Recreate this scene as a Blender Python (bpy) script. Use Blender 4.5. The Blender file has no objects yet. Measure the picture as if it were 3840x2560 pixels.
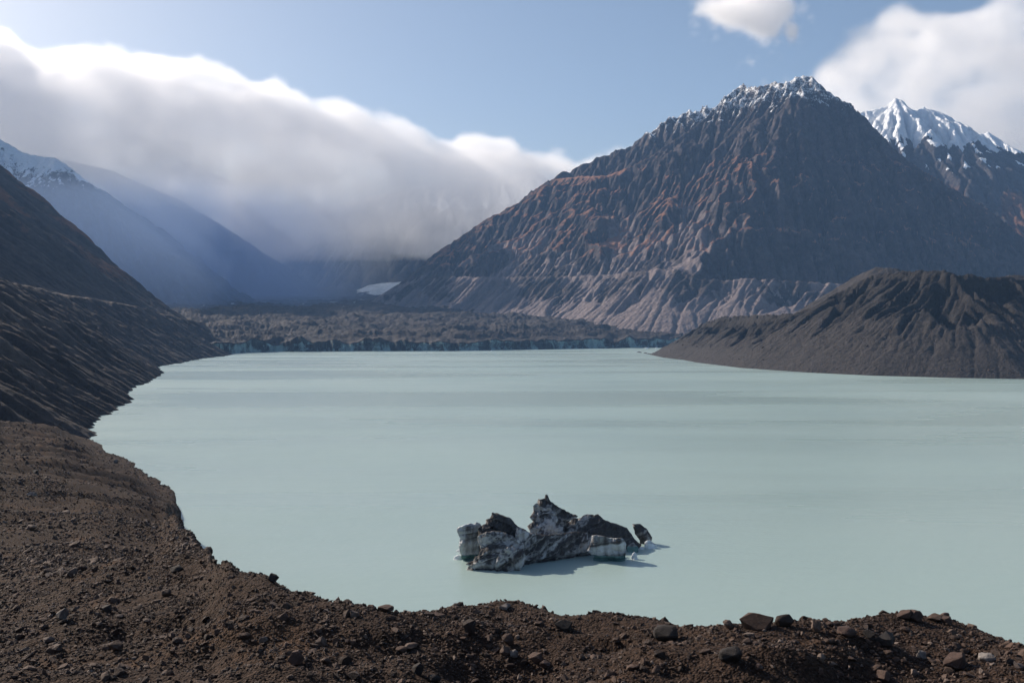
import bpy, math, time
import numpy as np
from mathutils import Vector

# ------------------------------------------------------------------ camera, sky, sun, exposure
scene = bpy.context.scene
COL = scene.collection
FOC, CX, HZ, EYE = 3733.0, 1920.0, 1225.0, 100.0     # focal length (photo pixels), centre column, horizon row, eye height above the lake
cam_data = bpy.data.cameras.new('camera')
cam_data.sensor_width = 36.0
cam_data.lens = 36.0 * FOC / 3840.0
cam_data.shift_y = -(1280.0 - HZ) / 3840.0
cam_data.clip_start, cam_data.clip_end = 0.5, 120000.0
cam = bpy.data.objects.new('camera', cam_data)
cam.location = (0, 0, EYE)
cam.rotation_euler = (math.radians(90), 0, 0)
COL.objects.link(cam)
scene.camera = cam

SUN_ELEV = math.radians(29.5)
SUN_AZ = math.atan2(-0.81, 0.59)                     # clockwise from +Y; negative = to the left of the view
sun_dir = Vector((math.sin(SUN_AZ) * math.cos(SUN_ELEV), math.cos(SUN_AZ) * math.cos(SUN_ELEV), math.sin(SUN_ELEV)))
world = bpy.data.worlds.new('World')
scene.world = world
world.use_nodes = True
wn = world.node_tree
bg = wn.nodes['Background']
sky = wn.nodes.new('ShaderNodeTexSky')
sky.sky_type = 'NISHITA'
sky.sun_disc = False
sky.sun_elevation = SUN_ELEV
sky.sun_rotation = SUN_AZ
sky.altitude = 800
sky.air_density, sky.dust_density, sky.ozone_density = 1.0, 3.2, 0.8
wn.links.new(sky.outputs['Color'], bg.inputs['Color'])
bg.inputs['Strength'].default_value = 0.08
sun_data = bpy.data.lights.new('sun', 'SUN')
sun_data.energy = 5.0
sun_data.angle = math.radians(0.55)
sun_data.color = (1.0, 0.885, 0.755)
sun = bpy.data.objects.new('sun', sun_data)
sun.rotation_euler = (-sun_dir).to_track_quat('-Z', 'Y').to_euler()
sun.location = (0, 0, 6000)
COL.objects.link(sun)

vs = scene.view_settings
vs.view_transform, vs.look, vs.exposure, vs.gamma = 'Standard', 'None', 0.54, 1.0
vs.use_curve_mapping = False
cy = scene.cycles
cy.max_bounces, cy.diffuse_bounces, cy.glossy_bounces, cy.transmission_bounces = 16, 3, 2, 3
cy.volume_bounces = 14
cy.transparent_max_bounces = 8
cy.use_denoising = True
cy.use_adaptive_sampling = True
cy.adaptive_threshold = 0.02
cy.caustics_reflective = cy.caustics_refractive = False
cy.sample_clamp_indirect = 6.0
cy.volume_step_rate = 1.0
cy.volume_max_steps = 256

# ------------------------------------------------------------------ helpers
rng = np.random.default_rng(7)
_perm = np.random.default_rng(11).permutation(256).astype(np.int32)
_perm = np.concatenate([_perm, _perm, _perm])
_a = np.random.default_rng(5).random(256) * 2 * np.pi
_g2x, _g2y = np.cos(_a).astype(np.float32), np.sin(_a).astype(np.float32)
_v = np.random.default_rng(6).normal(size=(256, 3))
_g3 = (_v / np.linalg.norm(_v, axis=1)[:, None]).astype(np.float32)

def noise2(x, y):
    x = np.asarray(x, np.float32); y = np.asarray(y, np.float32)
    xi, yi = np.floor(x), np.floor(y)
    xf, yf = x - xi, y - yi
    xi, yi = xi.astype(np.int32) & 255, yi.astype(np.int32) & 255
    u, v = xf * xf * xf * (xf * (xf * 6 - 15) + 10), yf * yf * yf * (yf * (yf * 6 - 15) + 10)
    def g(ix, iy, dx, dy):
        h = _perm[_perm[ix & 255] + (iy & 255)]
        return _g2x[h] * dx + _g2y[h] * dy
    a = g(xi, yi, xf, yf); b = g(xi + 1, yi, xf - 1, yf)
    c = g(xi, yi + 1, xf, yf - 1); d = g(xi + 1, yi + 1, xf - 1, yf - 1)
    return 1.5 * ((a + (b - a) * u) * (1 - v) + (c + (d - c) * u) * v)

def fbm2(x, y, octaves=5, gain=0.5, lac=2.03, ridged=False):
    s, amp, tot = 0.0, 1.0, 0.0
    for o in range(octaves):
        n = noise2(x + 17.3 * o, y - 9.1 * o)
        if ridged:
            n = 1.0 - 2.0 * np.abs(n)
        s = s + amp * n; tot += amp
        amp *= gain; x = x * lac; y = y * lac
    return s / tot

def noise3(x, y, z):
    x = np.asarray(x, np.float32); y = np.asarray(y, np.float32); z = np.asarray(z, np.float32)
    x, y, z = np.broadcast_arrays(x, y, z)
    xi, yi, zi = np.floor(x), np.floor(y), np.floor(z)
    xf, yf, zf = x - xi, y - yi, z - zi
    xi, yi, zi = (q.astype(np.int32) & 255 for q in (xi, yi, zi))
    f = lambda t: t * t * t * (t * (t * 6 - 15) + 10)
    u, v, w = f(xf), f(yf), f(zf)
    out = 0.0
    for i in (0, 1):
        for j in (0, 1):
            h2 = _perm[_perm[(xi + i) & 255] + ((yi + j) & 255)]
            wij = (u if i else 1 - u) * (v if j else 1 - v)
            for k in (0, 1):
                gr = _g3[_perm[h2 + ((zi + k) & 255)]]
                out = out + wij * (w if k else 1 - w) * (gr[..., 0] * (xf - i) + gr[..., 1] * (yf - j) + gr[..., 2] * (zf - k))
    return 1.5 * out

def fbm3(x, y, z, octaves=4, gain=0.5, lac=2.03, ridged=False):
    s, amp, tot = 0.0, 1.0, 0.0
    for o in range(octaves):
        n = noise3(x + 11.7 * o, y - 5.3 * o, z + 3.9 * o)
        if ridged:
            n = 1.0 - 2.0 * np.abs(n)
        s = s + amp * n; tot += amp
        amp *= gain; x = x * lac; y = y * lac; z = z * lac
    return s / tot

def sstep(a, b, x):
    t = np.clip((x - a) / (b - a), 0, 1)
    return t * t * (3 - 2 * t)

def P(px, py, d):
    """photo pixel at distance d (metres along the view) -> world point"""
    return np.array([(px - CX) / FOC * d, d, EYE - (py - HZ) / FOC * d])

def shore(px, py):
    """photo pixel that lies on the lake's surface -> world x, y"""
    d = EYE * FOC / (py - HZ)
    return (px - CX) / FOC * d, d

def line3(pts):
    return np.array([P(*p) for p in pts])

def mesh_object(name, verts, faces, mat=None, parent=None, smooth=True, attrs=None):
    """verts (n,3); faces (m,k) int array with k = 3 or 4"""
    me = bpy.data.meshes.new(name)
    verts = np.asarray(verts, np.float32); faces = np.asarray(faces, np.int32)
    m, k = faces.shape
    me.vertices.add(len(verts)); me.vertices.foreach_set('co', verts.ravel())
    me.loops.add(m * k); me.loops.foreach_set('vertex_index', faces.ravel())
    me.polygons.add(m)
    me.polygons.foreach_set('loop_start', np.arange(0, m * k, k, dtype=np.int32))
    me.update(calc_edges=True)
    me.polygons.foreach_set('use_smooth', np.full(m, smooth, bool))
    for an, av in (attrs or {}).items():
        at = me.attributes.new(an, 'FLOAT', 'POINT')
        at.data.foreach_set('value', np.asarray(av, np.float32).ravel())
    if mat:
        me.materials.append(mat)
    o = bpy.data.objects.new(name, me)
    COL.objects.link(o)
    if parent:
        o.parent = parent
    return o

def sheet(name, X, Y, Z, mat, attrs=None, keep=None):
    """a terrain sheet from 2-D arrays of positions; keep masks the quads"""
    r, c = X.shape
    idx = np.arange(r * c).reshape(r, c)
    q = np.stack([idx[:-1, :-1], idx[:-1, 1:], idx[1:, 1:], idx[1:, :-1]], -1).reshape(-1, 4)
    # counter-clockwise seen from above
    ax = (X[0, 1] - X[0, 0]) * (Y[1, 0] - Y[0, 0]) - (Y[0, 1] - Y[0, 0]) * (X[1, 0] - X[0, 0])
    if ax < 0:
        q = q[:, ::-1]
    if keep is not None:
        q = q[keep[:-1, :-1].ravel()]
    o = mesh_object(name, np.stack([X, Y, Z], -1).reshape(-1, 3), q, mat, attrs=attrs)
    return o

def tag(o, label=None, cat=None, group=None, kind=None):
    for k, v in (('label', label), ('category', cat), ('group', group), ('kind', kind)):
        if v:
            o[k] = v
    return o

def bilinear(H, x0, y0, cell, x, y):
    fx = np.clip((x - x0) / cell, 0, H.shape[1] - 1.001); fy = np.clip((y - y0) / cell, 0, H.shape[0] - 1.001)
    i, j = fy.astype(int), fx.astype(int)
    a, b = fy - i, fx - j
    return (H[i, j] * (1 - a) * (1 - b) + H[i, j + 1] * (1 - a) * b + H[i + 1, j] * a * (1 - b) + H[i + 1, j + 1] * a * b)

def slope_of(H, cell):
    gy, gx = np.gradient(H, cell)
    return np.hypot(gx, gy)

def blur(H, n=1):
    for _ in range(n):
        p = np.pad(H, 1, mode='edge')
        H = (p[:-2, 1:-1] + p[2:, 1:-1] + p[1:-1, :-2] + p[1:-1, 2:] + 2 * H) / 6
    return H

def erode(H, cell, drops, batches, steps=60, seed=1, rate=0.25, cap=6.0, inertia=0.25, depo=0.25, region=None, want_flow=False):
    """rain drops that run down the sheet, cut gullies and drop their load as fans; returns height and the fill"""
    r = np.random.default_rng(seed)
    H = (H / cell).astype(np.float64)
    H0 = H.copy()
    flow = np.zeros(H.size)
    R, C = H.shape
    n = drops // batches
    for b in range(batches):
        x = r.random(n) * (C - 3) + 1; y = r.random(n) * (R - 3) + 1
        if region is not None:
            k = region[y.astype(int), x.astype(int)]
            x, y = x[k], y[k]
        m = len(x)
        dx = np.zeros(m); dy = np.zeros(m); vel = np.ones(m); water = np.ones(m); sed = np.zeros(m)
        for s in range(steps):
            i, j = y.astype(int), x.astype(int)
            fy, fx = y - i, x - j
            h00, h01, h10, h11 = H[i, j], H[i, j + 1], H[i + 1, j], H[i + 1, j + 1]
            gx = (h01 - h00) * (1 - fy) + (h11 - h10) * fy
            gy = (h10 - h00) * (1 - fx) + (h11 - h01) * fx
            h = h00 * (1 - fx) * (1 - fy) + h01 * fx * (1 - fy) + h10 * (1 - fx) * fy + h11 * fx * fy
            dx = dx * inertia - gx * (1 - inertia); dy = dy * inertia - gy * (1 - inertia)
            L = np.hypot(dx, dy) + 1e-9
            dx /= L; dy /= L
            nx = np.clip(x + dx, 1, C - 2.01); ny = np.clip(y + dy, 1, R - 2.01)
            ni, nj = ny.astype(int), nx.astype(int)
            a, c = ny - ni, nx - nj
            nh = H[ni, nj] * (1 - c) * (1 - a) + H[ni, nj + 1] * c * (1 - a) + H[ni + 1, nj] * (1 - c) * a + H[ni + 1, nj + 1] * c * a
            dh = nh - h
            capac = np.maximum(-dh, 0.02) * vel * water * cap
            up = dh > 0
            drop = np.where(up, np.minimum(dh, sed), np.where(sed > capac, (sed - capac) * depo, 0))
            take = np.where((~up) & (sed <= capac), np.minimum((capac - sed) * rate * 0.12, np.maximum(-dh, 0) * 0.5), 0)
            sed += take - drop
            amt = drop - take
            k = i * C + j
            flow += np.bincount(k, minlength=R * C)
            w = np.bincount(np.concatenate([k, k + 1, k + C, k + C + 1]),
                            np.concatenate([amt * (1 - fx) * (1 - fy), amt * fx * (1 - fy), amt * (1 - fx) * fy, amt * fx * fy]), R * C)
            H += np.clip(w.reshape(R, C), -0.25, 0.25)
            vel = np.sqrt(np.maximum(vel * vel * 0.9 - dh * 2.0, 0.05)).clip(0, 3)
            water *= 0.985
            x, y = nx, ny
    if want_flow:
        return H * cell, (H - H0) * cell, blur(np.log1p(flow.reshape(R, C)), 1)
    return H * cell, (H - H0) * cell

def skeleton(X, Y, ridges, full=False):
    """height of a range given as ridge lines that fall off on both sides; ridges = [(points (n,3), slope, drop)].
    full also gives the length along the winning ridge, the distance from it and its number"""
    Z = np.full(X.shape, -1e9); S = np.zeros(X.shape); D = np.zeros(X.shape); I = np.zeros(X.shape)
    for n, (pts, k, low) in enumerate(ridges):
        run = 0.0
        for a, b in zip(pts[:-1], pts[1:]):
            dx, dy = b[0] - a[0], b[1] - a[1]
            L = math.hypot(dx, dy)
            t = np.clip(((X - a[0]) * dx + (Y - a[1]) * dy) / (L * L), 0, 1)
            d = np.hypot(X - a[0] - t * dx, Y - a[1] - t * dy)
            z = a[2] + (b[2] - a[2]) * t - k * d - low
            w = z > Z
            Z = np.where(w, z, Z)
            if full:
                S = np.where(w, run + t * L, S); D = np.where(w, d, D); I = np.where(w, n, I)
            run += L
    return (Z, S, D, I) if full else Z

def vcut(n, w):
    return np.clip(1 - np.abs(n) / w, 0, 1)

def ribs(S, D, I, warp, sizes):
    """buttresses and gullies that run down from a ridge; sizes = [(spacing, height)]"""
    out = 0.0
    for j, (lam, h) in enumerate(sizes):
        out = out + h * (1 - 2.2 * np.abs(noise2((S + warp * lam * 0.5) / lam + 31.7 * I + 5 * j, D / (lam * 4.5) + 3.3 * I + 0.3 * warp))) * sstep(0, lam * 1.6, D)
    return out

# ---- node helper
class NT:
    def __init__(self, name):
        self.mat = bpy.data.materials.new(name)
        self.mat.use_nodes = True
        self.t = self.mat.node_tree
        self.t.nodes.clear()
        self.out = self.t.nodes.new('ShaderNodeOutputMaterial')
        self.pos = None
    def n(self, typ, inputs=None, **props):
        nd = self.t.nodes.new('ShaderNode' + typ)
        for k, v in props.items():
            setattr(nd, k, v)
        for k, v in (inputs or {}).items():
            s = nd.inputs[k]
            if isinstance(v, bpy.types.NodeSocket):
                self.t.links.new(v, s)
            else:
                s.default_value = v
        return nd
    def position(self):
        if self.pos is None:
            self.pos = self.n('NewGeometry').outputs['Position']
        return self.pos
    def math(self, op, a, b=0.0, clamp=False):
        nd = self.n('Math', operation=op, use_clamp=clamp)
        for i, v in enumerate((a, b)):
            if isinstance(v, bpy.types.NodeSocket):
                self.t.links.new(v, nd.inputs[i])
            else:
                nd.inputs[i].default_value = v
        return nd.outputs[0]
    def noise(self, scale, detail=4.0, rough=0.55, stretch=None, vec=None, dist=0.0):
        v = vec or self.position()
        if stretch:
            v = self.n('Vector' + 'Math', {0: v, 1: stretch}, operation='MULTIPLY').outputs[0]
        return self.n('TexNoise', {'Vector': v, 'Scale': scale, 'Detail': detail, 'Roughness': rough, 'Distortion': dist}).outputs['Fac']
    def ramp(self, fac, lo, hi, a=0.0, b=1.0):
        return self.n('MapRange', {0: fac, 1: lo, 2: hi, 3: a, 4: b}, interpolation_type='SMOOTHSTEP').outputs[0]
    def mix(self, fac, a, b):
        nd = self.n('Mix', data_type='RGBA')
        for i, v in ((0, fac), (6, a), (7, b)):
            if isinstance(v, bpy.types.NodeSocket):
                self.t.links.new(v, nd.inputs[i])
            else:
                nd.inputs[i].default_value = v if i == 0 else (*v, 1.0)
        return nd.outputs[2]
    def attr(self, name):
        return self.n('Attribute', attribute_name=name).outputs['Fac']
    def bump(self, h, strength, dist, normal=None):
        i = {'Height': h, 'Strength': strength, 'Distance': dist}
        if normal is not None:
            i['Normal'] = normal
        return self.n('Bump', i).outputs[0]
    def principled(self, color, rough=0.9, normal=None, **kw):
        i = {'Base Color': color if isinstance(color, bpy.types.NodeSocket) else (*color, 1.0), 'Roughness': rough}
        if normal is not None:
            i['Normal'] = normal
        i.update(kw)
        b = self.n('BsdfPrincipled', i)
        self.t.links.new(b.outputs[0], self.out.inputs['Surface'])
        return b

def rock_material(name, dark, light, scree=(0.17, 0.155, 0.15), veg=(0.16, 0.09, 0.055), snow=(0.86, 0.88, 0.9), unit=1.0, bump=1.0, spec=0.15):
    """broken rock with scree, dry grass and snow taken from the sheet's own attributes"""
    m = NT(name)
    big = m.noise(0.004 / unit, 6, 0.6)
    mid = m.noise(0.022 / unit, 6, 0.65)
    fine = m.noise(0.12 / unit, 5, 0.7)
    f = m.math('ADD', m.math('MULTIPLY', big, 0.5), m.math('MULTIPLY', mid, 0.5))
    col = m.mix(m.ramp(f, 0.36, 0.66), dark, light)
    dk = tuple(0.55 * c for c in dark)
    col = m.mix(m.ramp(fine, 0.56, 0.72, 0, 0.7), col, dk)
    sf = m.ramp(m.math('ADD', m.attr('scree'), m.math('MULTIPLY', m.math('SUBTRACT', mid, 0.5), 0.9)), 0.3, 0.75)
    sc2 = m.mix(m.ramp(fine, 0.35, 0.65), tuple(0.8 * c for c in scree), scree)
    col = m.mix(sf, col, sc2)
    vf = m.ramp(m.math('ADD', m.attr('veg'), m.math('MULTIPLY', m.math('SUBTRACT', mid, 0.5), 1.1)), 0.3, 0.8)
    vc = m.mix(m.ramp(m.noise(0.009 / unit, 4), 0.35, 0.65), veg, tuple(c * k for c, k in zip(veg, (1.35, 1.3, 1.15))))
    col = m.mix(m.math('MULTIPLY', vf, 0.9), col, vc)
    nn = m.math('ADD', m.math('MULTIPLY', mid, 0.5), m.math('MULTIPLY', fine, 0.5))
    nf = m.ramp(m.math('ADD', m.attr('snow'), m.math('MULTIPLY', m.math('SUBTRACT', nn, 0.5), 2.0)), 0.42, 0.62)
    col = m.mix(nf, col, snow)
    crag = m.n('TexVoronoi', {'Vector': m.position(), 'Scale': 0.045 / unit}, feature='F1').outputs['Distance']
    b0 = m.bump(crag, 0.5 * bump, 12.0 * unit)
    b1 = m.bump(mid, 0.9 * bump, 22.0 * unit, b0)
    b2 = m.bump(fine, 0.7 * bump, 7.0 * unit, b1)
    m.principled(col, 0.92, b2, **{'Specular IOR Level': spec})
    return m.mat

# ------------------------------------------------------------------ ground and lake
T0 = time.time()
ground_mat = NT('ground_rubble')
ground_mat.principled(ground_mat.mix(ground_mat.noise(0.01, 5), (0.06, 0.05, 0.045), (0.11, 0.1, 0.09)), 0.95)
R = 50000.0
tag(mesh_object('ground', [(-R, -R, -60), (R, -R, -60), (R, R, -60), (-R, R, -60)], [(0, 1, 2, 3)], ground_mat.mat), kind='structure')

wm = NT('glacial_water')
wp = wm.position()
band = wm.noise(0.004, 3, 0.5, stretch=(0.22, 1.0, 1.0), dist=0.4)                # wind lanes lie across the lake
band2 = wm.noise(0.02, 3, 0.55, stretch=(0.10, 1.0, 1.0))
milk = wm.noise(0.0022, 2, 0.5)
wcol = wm.mix(wm.ramp(milk, 0.35, 0.65), (0.285, 0.380, 0.365), (0.310, 0.405, 0.385))
wind = wm.math('ADD', wm.math('MULTIPLY', band, 0.85), wm.math('MULTIPLY', band2, 0.15))
rip1 = wm.noise(0.55, 3, 0.6, stretch=(0.45, 1.0, 1.0))
rip2 = wm.noise(0.12, 3, 0.6, stretch=(0.4, 1.0, 1.0))
h = wm.math('ADD', wm.math('MULTIPLY', rip1, 0.35), wm.math('MULTIPLY', rip2, 0.9))
wb = wm.bump(h, 0.55, 0.6)
wm.principled(wcol, wm.ramp(wind, 0.38, 0.62, 0.23, 0.38), wb, **{'IOR': 1.33, 'Specular IOR Level': 0.5})
tag(mesh_object('lake', [(-4200, 60, 0), (4200, 60, 0), (4200, 9000, 0), (-4200, 9000, 0)], [(0, 1, 2, 3)], wm.mat),
    'pale turquoise glacial lake filling the valley floor', kind='structure')

# ------------------------------------------------------------------ near moraine bank (where the camera stands)
def prof(px, rows):
    """rows of (distance, photo row or ('z', height))"""
    return px, [(d, (v[1] if isinstance(v, tuple) else EYE - (v - HZ) / FOC * d)) for d, v in rows]
Zt = lambda z: ('z', z)
hill = [(1.5, Zt(98.3)), (15, Zt(92.6)), (34, Zt(84.6))]
CREST = [(840, 2082), (1000, 2150), (1150, 2212), (1280, 2242), (1400, 2268), (1480, 2280), (1560, 2270), (1700, 2257), (1850, 2246), (1950, 2247),
         (2020, 2267), (2150, 2297), (2250, 2286), (2350, 2286), (2480, 2298), (2600, 2322), (2750, 2334), (2900, 2338), (3050, 2338), (3200, 2318),
         (3350, 2308), (3500, 2304), (3580, 2312), (3700, 2345), (3840, 2378), (4000, 2410), (4400, 2440), (5200, 2450)]
stations = [
    prof(-1500, hill + [(48, Zt(83)), (100, Zt(76)), (200, Zt(66)), (400, Zt(58)), (700, Zt(62)), (1100, Zt(70)), (1400, Zt(80))]),
    prof(-500, hill + [(48, Zt(83)), (100, Zt(75)), (200, Zt(63)), (400, Zt(50)), (700, Zt(53)), (900, Zt(45)), (1400, Zt(45))]),
    prof(0, hill + [(48, 2565), (60, 2440), (80, 2330), (110, 2232), (150, 2130), (200, 2045), (300, 1925), (400, 1838), (500, 1768), (600, 1700), (700, 1640), (850, 1570), (1000, 1530), (1100, Zt(14)), (1400, Zt(-10))]),
    prof(200, hill + [(48, 2562), (60, 2420), (80, 2290), (110, 2170), (150, 2100), (200, 2050), (300, 1940), (400, 1855), (500, 1785), (600, 1722), (700, 1668), (850, 1604), (930, Zt(2)), (1050, Zt(-25)), (1400, Zt(-25))]),
    prof(350, hill + [(47, 2562), (60, 2400), (80, 2235), (112, 2105), (140, Zt(66)), (190, 2052), (250, 1988), (300, 1938), (400, 1872), (500, 1815), (600, 1762), (700, 1712), (800, 1676), (885, Zt(1)), (930, Zt(-6)), (1400, Zt(-25))]),
    prof(500, hill + [(47, 2562), (60, 2390), (78, 2228), (105, 2096), (130, Zt(67)), (180, Zt(58)), (230, 2025), (300, 1965), (400, 1905), (500, 1850), (600, 1802), (700, 1748), (745, Zt(0.5)), (800, Zt(-8)), (1400, Zt(-25))]),
    prof(600, hill + [(47, 2562), (60, 2380), (75, 2225), (97, 2088), (120, Zt(68)), (160, Zt(60)), (220, 2040), (300, 1985), (400, 1938), (500, 1892), (580, 1845), (655, Zt(0.3)), (720, Zt(-10)), (1400, Zt(-25))]),
    prof(645, hill + [(47, 2562), (60, 2375), (75, 2220), (95, 2090), (130, Zt(69)), (180, 2030), (240, 1985), (300, 1962), (400, 1945), (480, 1915), (540, 1885), (600, Zt(1.6)), (628, Zt(0)), (700, Zt(-12)), (1400, Zt(-25))]),
    prof(672, hill + [(47, 2562), (60, 2370), (75, 2215), (93, 2092), (130, 2050), (180, 2015), (240, 1970), (270, 1976), (330, Zt(24)), (400, Zt(5)), (460, Zt(0.2)), (505, Zt(0.5)), (540, Zt(2)), (575, Zt(1.5)), (592, Zt(0.1)), (640, Zt(-8)), (1400, Zt(-25))]),
    prof(695, hill + [(47, 2562), (60, 2368), (75, 2214), (92, 2094), (130, 2050), (180, 2010), (235, 1990), (270, Zt(40)), (330, Zt(15)), (400, Zt(-2)), (530, Zt(-3)), (640, Zt(-15)), (1400, Zt(-25))]),
    prof(745, hill + [(47, 2562), (60, 2360), (74, 2210), (88, 2098), (120, 2055), (170, 2024), (215, 2034), (270, Zt(22)), (330, Zt(2)), (400, Zt(-10)), (560, Zt(-20)), (1400, Zt(-25))]),
    prof(800, hill + [(47, 2562), (60, 2356), (72, 2170), (80, 2074), (90, 2062), (105, 2068), (125, Zt(70)), (170, Zt(46)), (250, Zt(18)), (330, Zt(-2)), (420, Zt(-15)), (1400, Zt(-25))]),
]
for px, py in CREST:
    s = (py - HZ) / FOC
    dc = (16.75 + 0.6 * math.sin(px * 0.004)) / s
    zc = EYE - s * dc
    rows = hill + [(0.80 * dc, Zt(zc - 0.55)), (0.93 * dc, Zt(zc - 0.15)), (dc, Zt(zc)), (dc * 1.06, Zt(zc - 1.7)), (dc * 1.5, Zt(zc - 18)), (200, Zt(30)), (310, Zt(-3)), (450, Zt(-20)), (1400, Zt(-25))]
    stations.append(prof(px, rows))
dist = np.concatenate([np.linspace(1.5, 36, 40, endpoint=False), np.exp(np.linspace(math.log(36), math.log(1300), 500))])
st_px = np.array([s[0] for s in stations], float)
tab = np.stack([np.interp(np.log(dist), np.log([r[0] for r in s[1]]), [r[1] for r in s[1]]) for s in stations])
cols = np.arange(-1300, 4900, 10.5)
fi = np.clip(np.searchsorted(st_px, cols) - 1, 0, len(st_px) - 2)
ft = ((cols - st_px[fi]) / (st_px[fi + 1] - st_px[fi])).clip(0, 1)[:, None]
NZ = tab[fi] * (1 - ft) + tab[fi + 1] * ft
def smooth_axis(A, n, ax):
    k = np.ones(2 * n + 1) / (2 * n + 1)
    return np.apply_along_axis(lambda v: np.convolve(np.pad(v, n, mode='edge'), k, 'valid'), ax, A)
NZ = smooth_axis(smooth_axis(NZ, 2, 0), 2, 1)
ND = np.broadcast_to(dist[None, :], NZ.shape)
NX = (cols[:, None] - CX) / FOC * ND
NY = ND.copy()
def near_relief(x, y, base):
    d = np.hypot(x, y)
    near = sstep(170, 95, d)
    far = sstep(90, 220, d)
    z = near * (1.5 * fbm2(x / 11.0, y / 8.0 + 3, 3) + 0.35 * fbm2(x / 2.6, y / 2.2, 3))
    z = z + far * np.clip(d / 520, 0.15, 1) * (3.0 * fbm2(x / 60.0, y / 60.0, 4) - 1.8 * np.abs(fbm2((x - 0.5 * y) / 22.0, (x + y) / 120.0, 3)) + 0.5 * fbm2(x / 7.0, y / 7.0, 3))
    c, l = -0.5 * x + 0.85 * y, 0.85 * x + 0.5 * y
    z = z + sstep(110, 260, d) * np.clip(d / 330, 0.2, 1.2) * (5.5 * (1 - 2.2 * np.abs(noise2(c / 62.0 + 0.4 * fbm2(x / 80, y / 80, 2), l / 300.0 + 2))) - 1.5) * sstep(2, 14, base)
    return z
crest_d = np.interp(cols, [c[0] for c in CREST], [(16.75 + 0.6 * math.sin(c[0] * 0.004)) * FOC / (c[1] - HZ) for c in CREST])[:, None]
NZ = NZ + near_relief(NX, NY, NZ) * np.where(np.abs(ND - crest_d) < 4, 0.45, 1.0)
hol = lambda px, py, d, r, a: -a * np.exp(-(((NX - P(px, py, d)[0]) / r) ** 2 + ((NY - d) / (r * 0.8)) ** 2))
NZ = NZ + hol(1900, 2420, 52, 3.0, 0.9) + hol(2560, 2400, 54, 2.2, 0.5) + hol(520, 2380, 62, 4, 0.8)

def moraine_material(name, dark, mid_c, light, unit=1.0, warm=(0.10, 0.062, 0.036), warm_amt=0.5):
    m = NT(name)
    v = m.n('TexVoronoi', {'Vector': m.position(), 'Scale': 7.0 / unit, 'Randomness': 1.0}, feature='F1')
    v2 = m.n('TexVoronoi', {'Vector': m.position(), 'Scale': 2.2 / unit, 'Randomness': 1.0}, feature='F1')
    vb = m.n('SeparateColor', {0: v.outputs['Color']}).outputs[0]
    big = m.noise(0.12 / unit, 5, 0.6)
    fine = m.noise(5.0 / unit, 5, 0.7)
    col = m.mix(m.ramp(vb, 0.1, 0.95), dark, light)
    col = m.mix(m.ramp(fine, 0.35, 0.7), col, mid_c)
    col = m.mix(m.ramp(big, 0.5, 0.72, 0, warm_amt), col, warm)
    hgt = m.math('ADD', m.math('MULTIPLY', v.outputs['Distance'], -1.0), m.math('MULTIPLY', v2.outputs['Distance'], -1.6))
    b = m.bump(hgt, 0.9, 0.12 * unit)
    b = m.bump(fine, 0.5, 0.05 * unit, b)
    m.principled(col, 0.95, b, **{'Specular IOR Level': 0.12})
    return m.mat
near_mat = moraine_material('moraine_gravel', (0.0141, 0.0083, 0.0058), (0.0282, 0.0166, 0.0116), (0.0564, 0.0358, 0.0257), warm=(0.0853, 0.0450, 0.0232))
tag(sheet('near_moraine_terrain', NX, NY, NZ, near_mat), 'brown stony moraine bank running along the near shore and up the left', kind='structure')
def near_height(x, y):
    c = (np.asarray(x) / np.asarray(y) * FOC + CX - cols[0]) / 10.5
    c = np.clip(c, 0, len(cols) - 1.001)
    r = np.interp(y, dist, np.arange(len(dist))).clip(0, len(dist) - 1.001)
    i, j = c.astype(int), r.astype(int)
    a, b = c - i, r - j
    return NZ[i, j] * (1 - a) * (1 - b) + NZ[i + 1, j] * a * (1 - b) + NZ[i, j + 1] * (1 - a) * b + NZ[i + 1, j + 1] * a * b
print('near', time.time() - T0)

# ------------------------------------------------------------------ left valley side
def axes(x0, x1, y0, y1, c):
    xs, ys = np.arange(x0, x1 + c, c), np.arange(y0, y1 + c, c)
    return np.meshgrid(xs, ys)
LS = [shore(px, py) for px, py in ((330, 1640), (356, 1625), (397, 1568), (490, 1500), (474, 1458), (588, 1408), (591, 1380), (718, 1352), (836, 1336))]
lsx = np.array([-340, -360] + [s[0] for s in LS] + [-1075, -1250]); lsy = np.array([300, 700] + [s[1] for s in LS] + [4300, 6000])
cell = 8.0
X, Y = axes(-3900, -250, 700, 5600, cell)
xs_line = np.interp(Y, lsy, smooth_axis(lsx, 0, 0))
u = xs_line - X + 40 * fbm2(X / 500, Y / 500, 3)
wall_h = np.interp(Y, [700, 1400, 1950, 2600, 3300, 3800, 5000], [120, 165, 195, 190, 165, 120, 110]) + 14 * fbm2(Y / 180, X * 0 + 2.2, 3)
wall_w = wall_h / 0.66
lower = u * 0.66
terr = wall_h + 0.10 * (u - wall_w) - 14 * np.exp(-((u - wall_w - 45) / 30) ** 2)
upper = wall_h + 10 + 0.66 * (u - wall_w - 95) * (1 + 0.00006 * np.clip(u, 0, 3000))
lower = lower - 6 * sstep(10, 60, u) * vcut(noise2((Y - 0.35 * X) / 90.0 + 0.4 * fbm2(X / 90, Y / 90, 2), u / 600.0), 0.35)
Zl = np.where(u < wall_w, lower, np.maximum(terr, upper))
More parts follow.
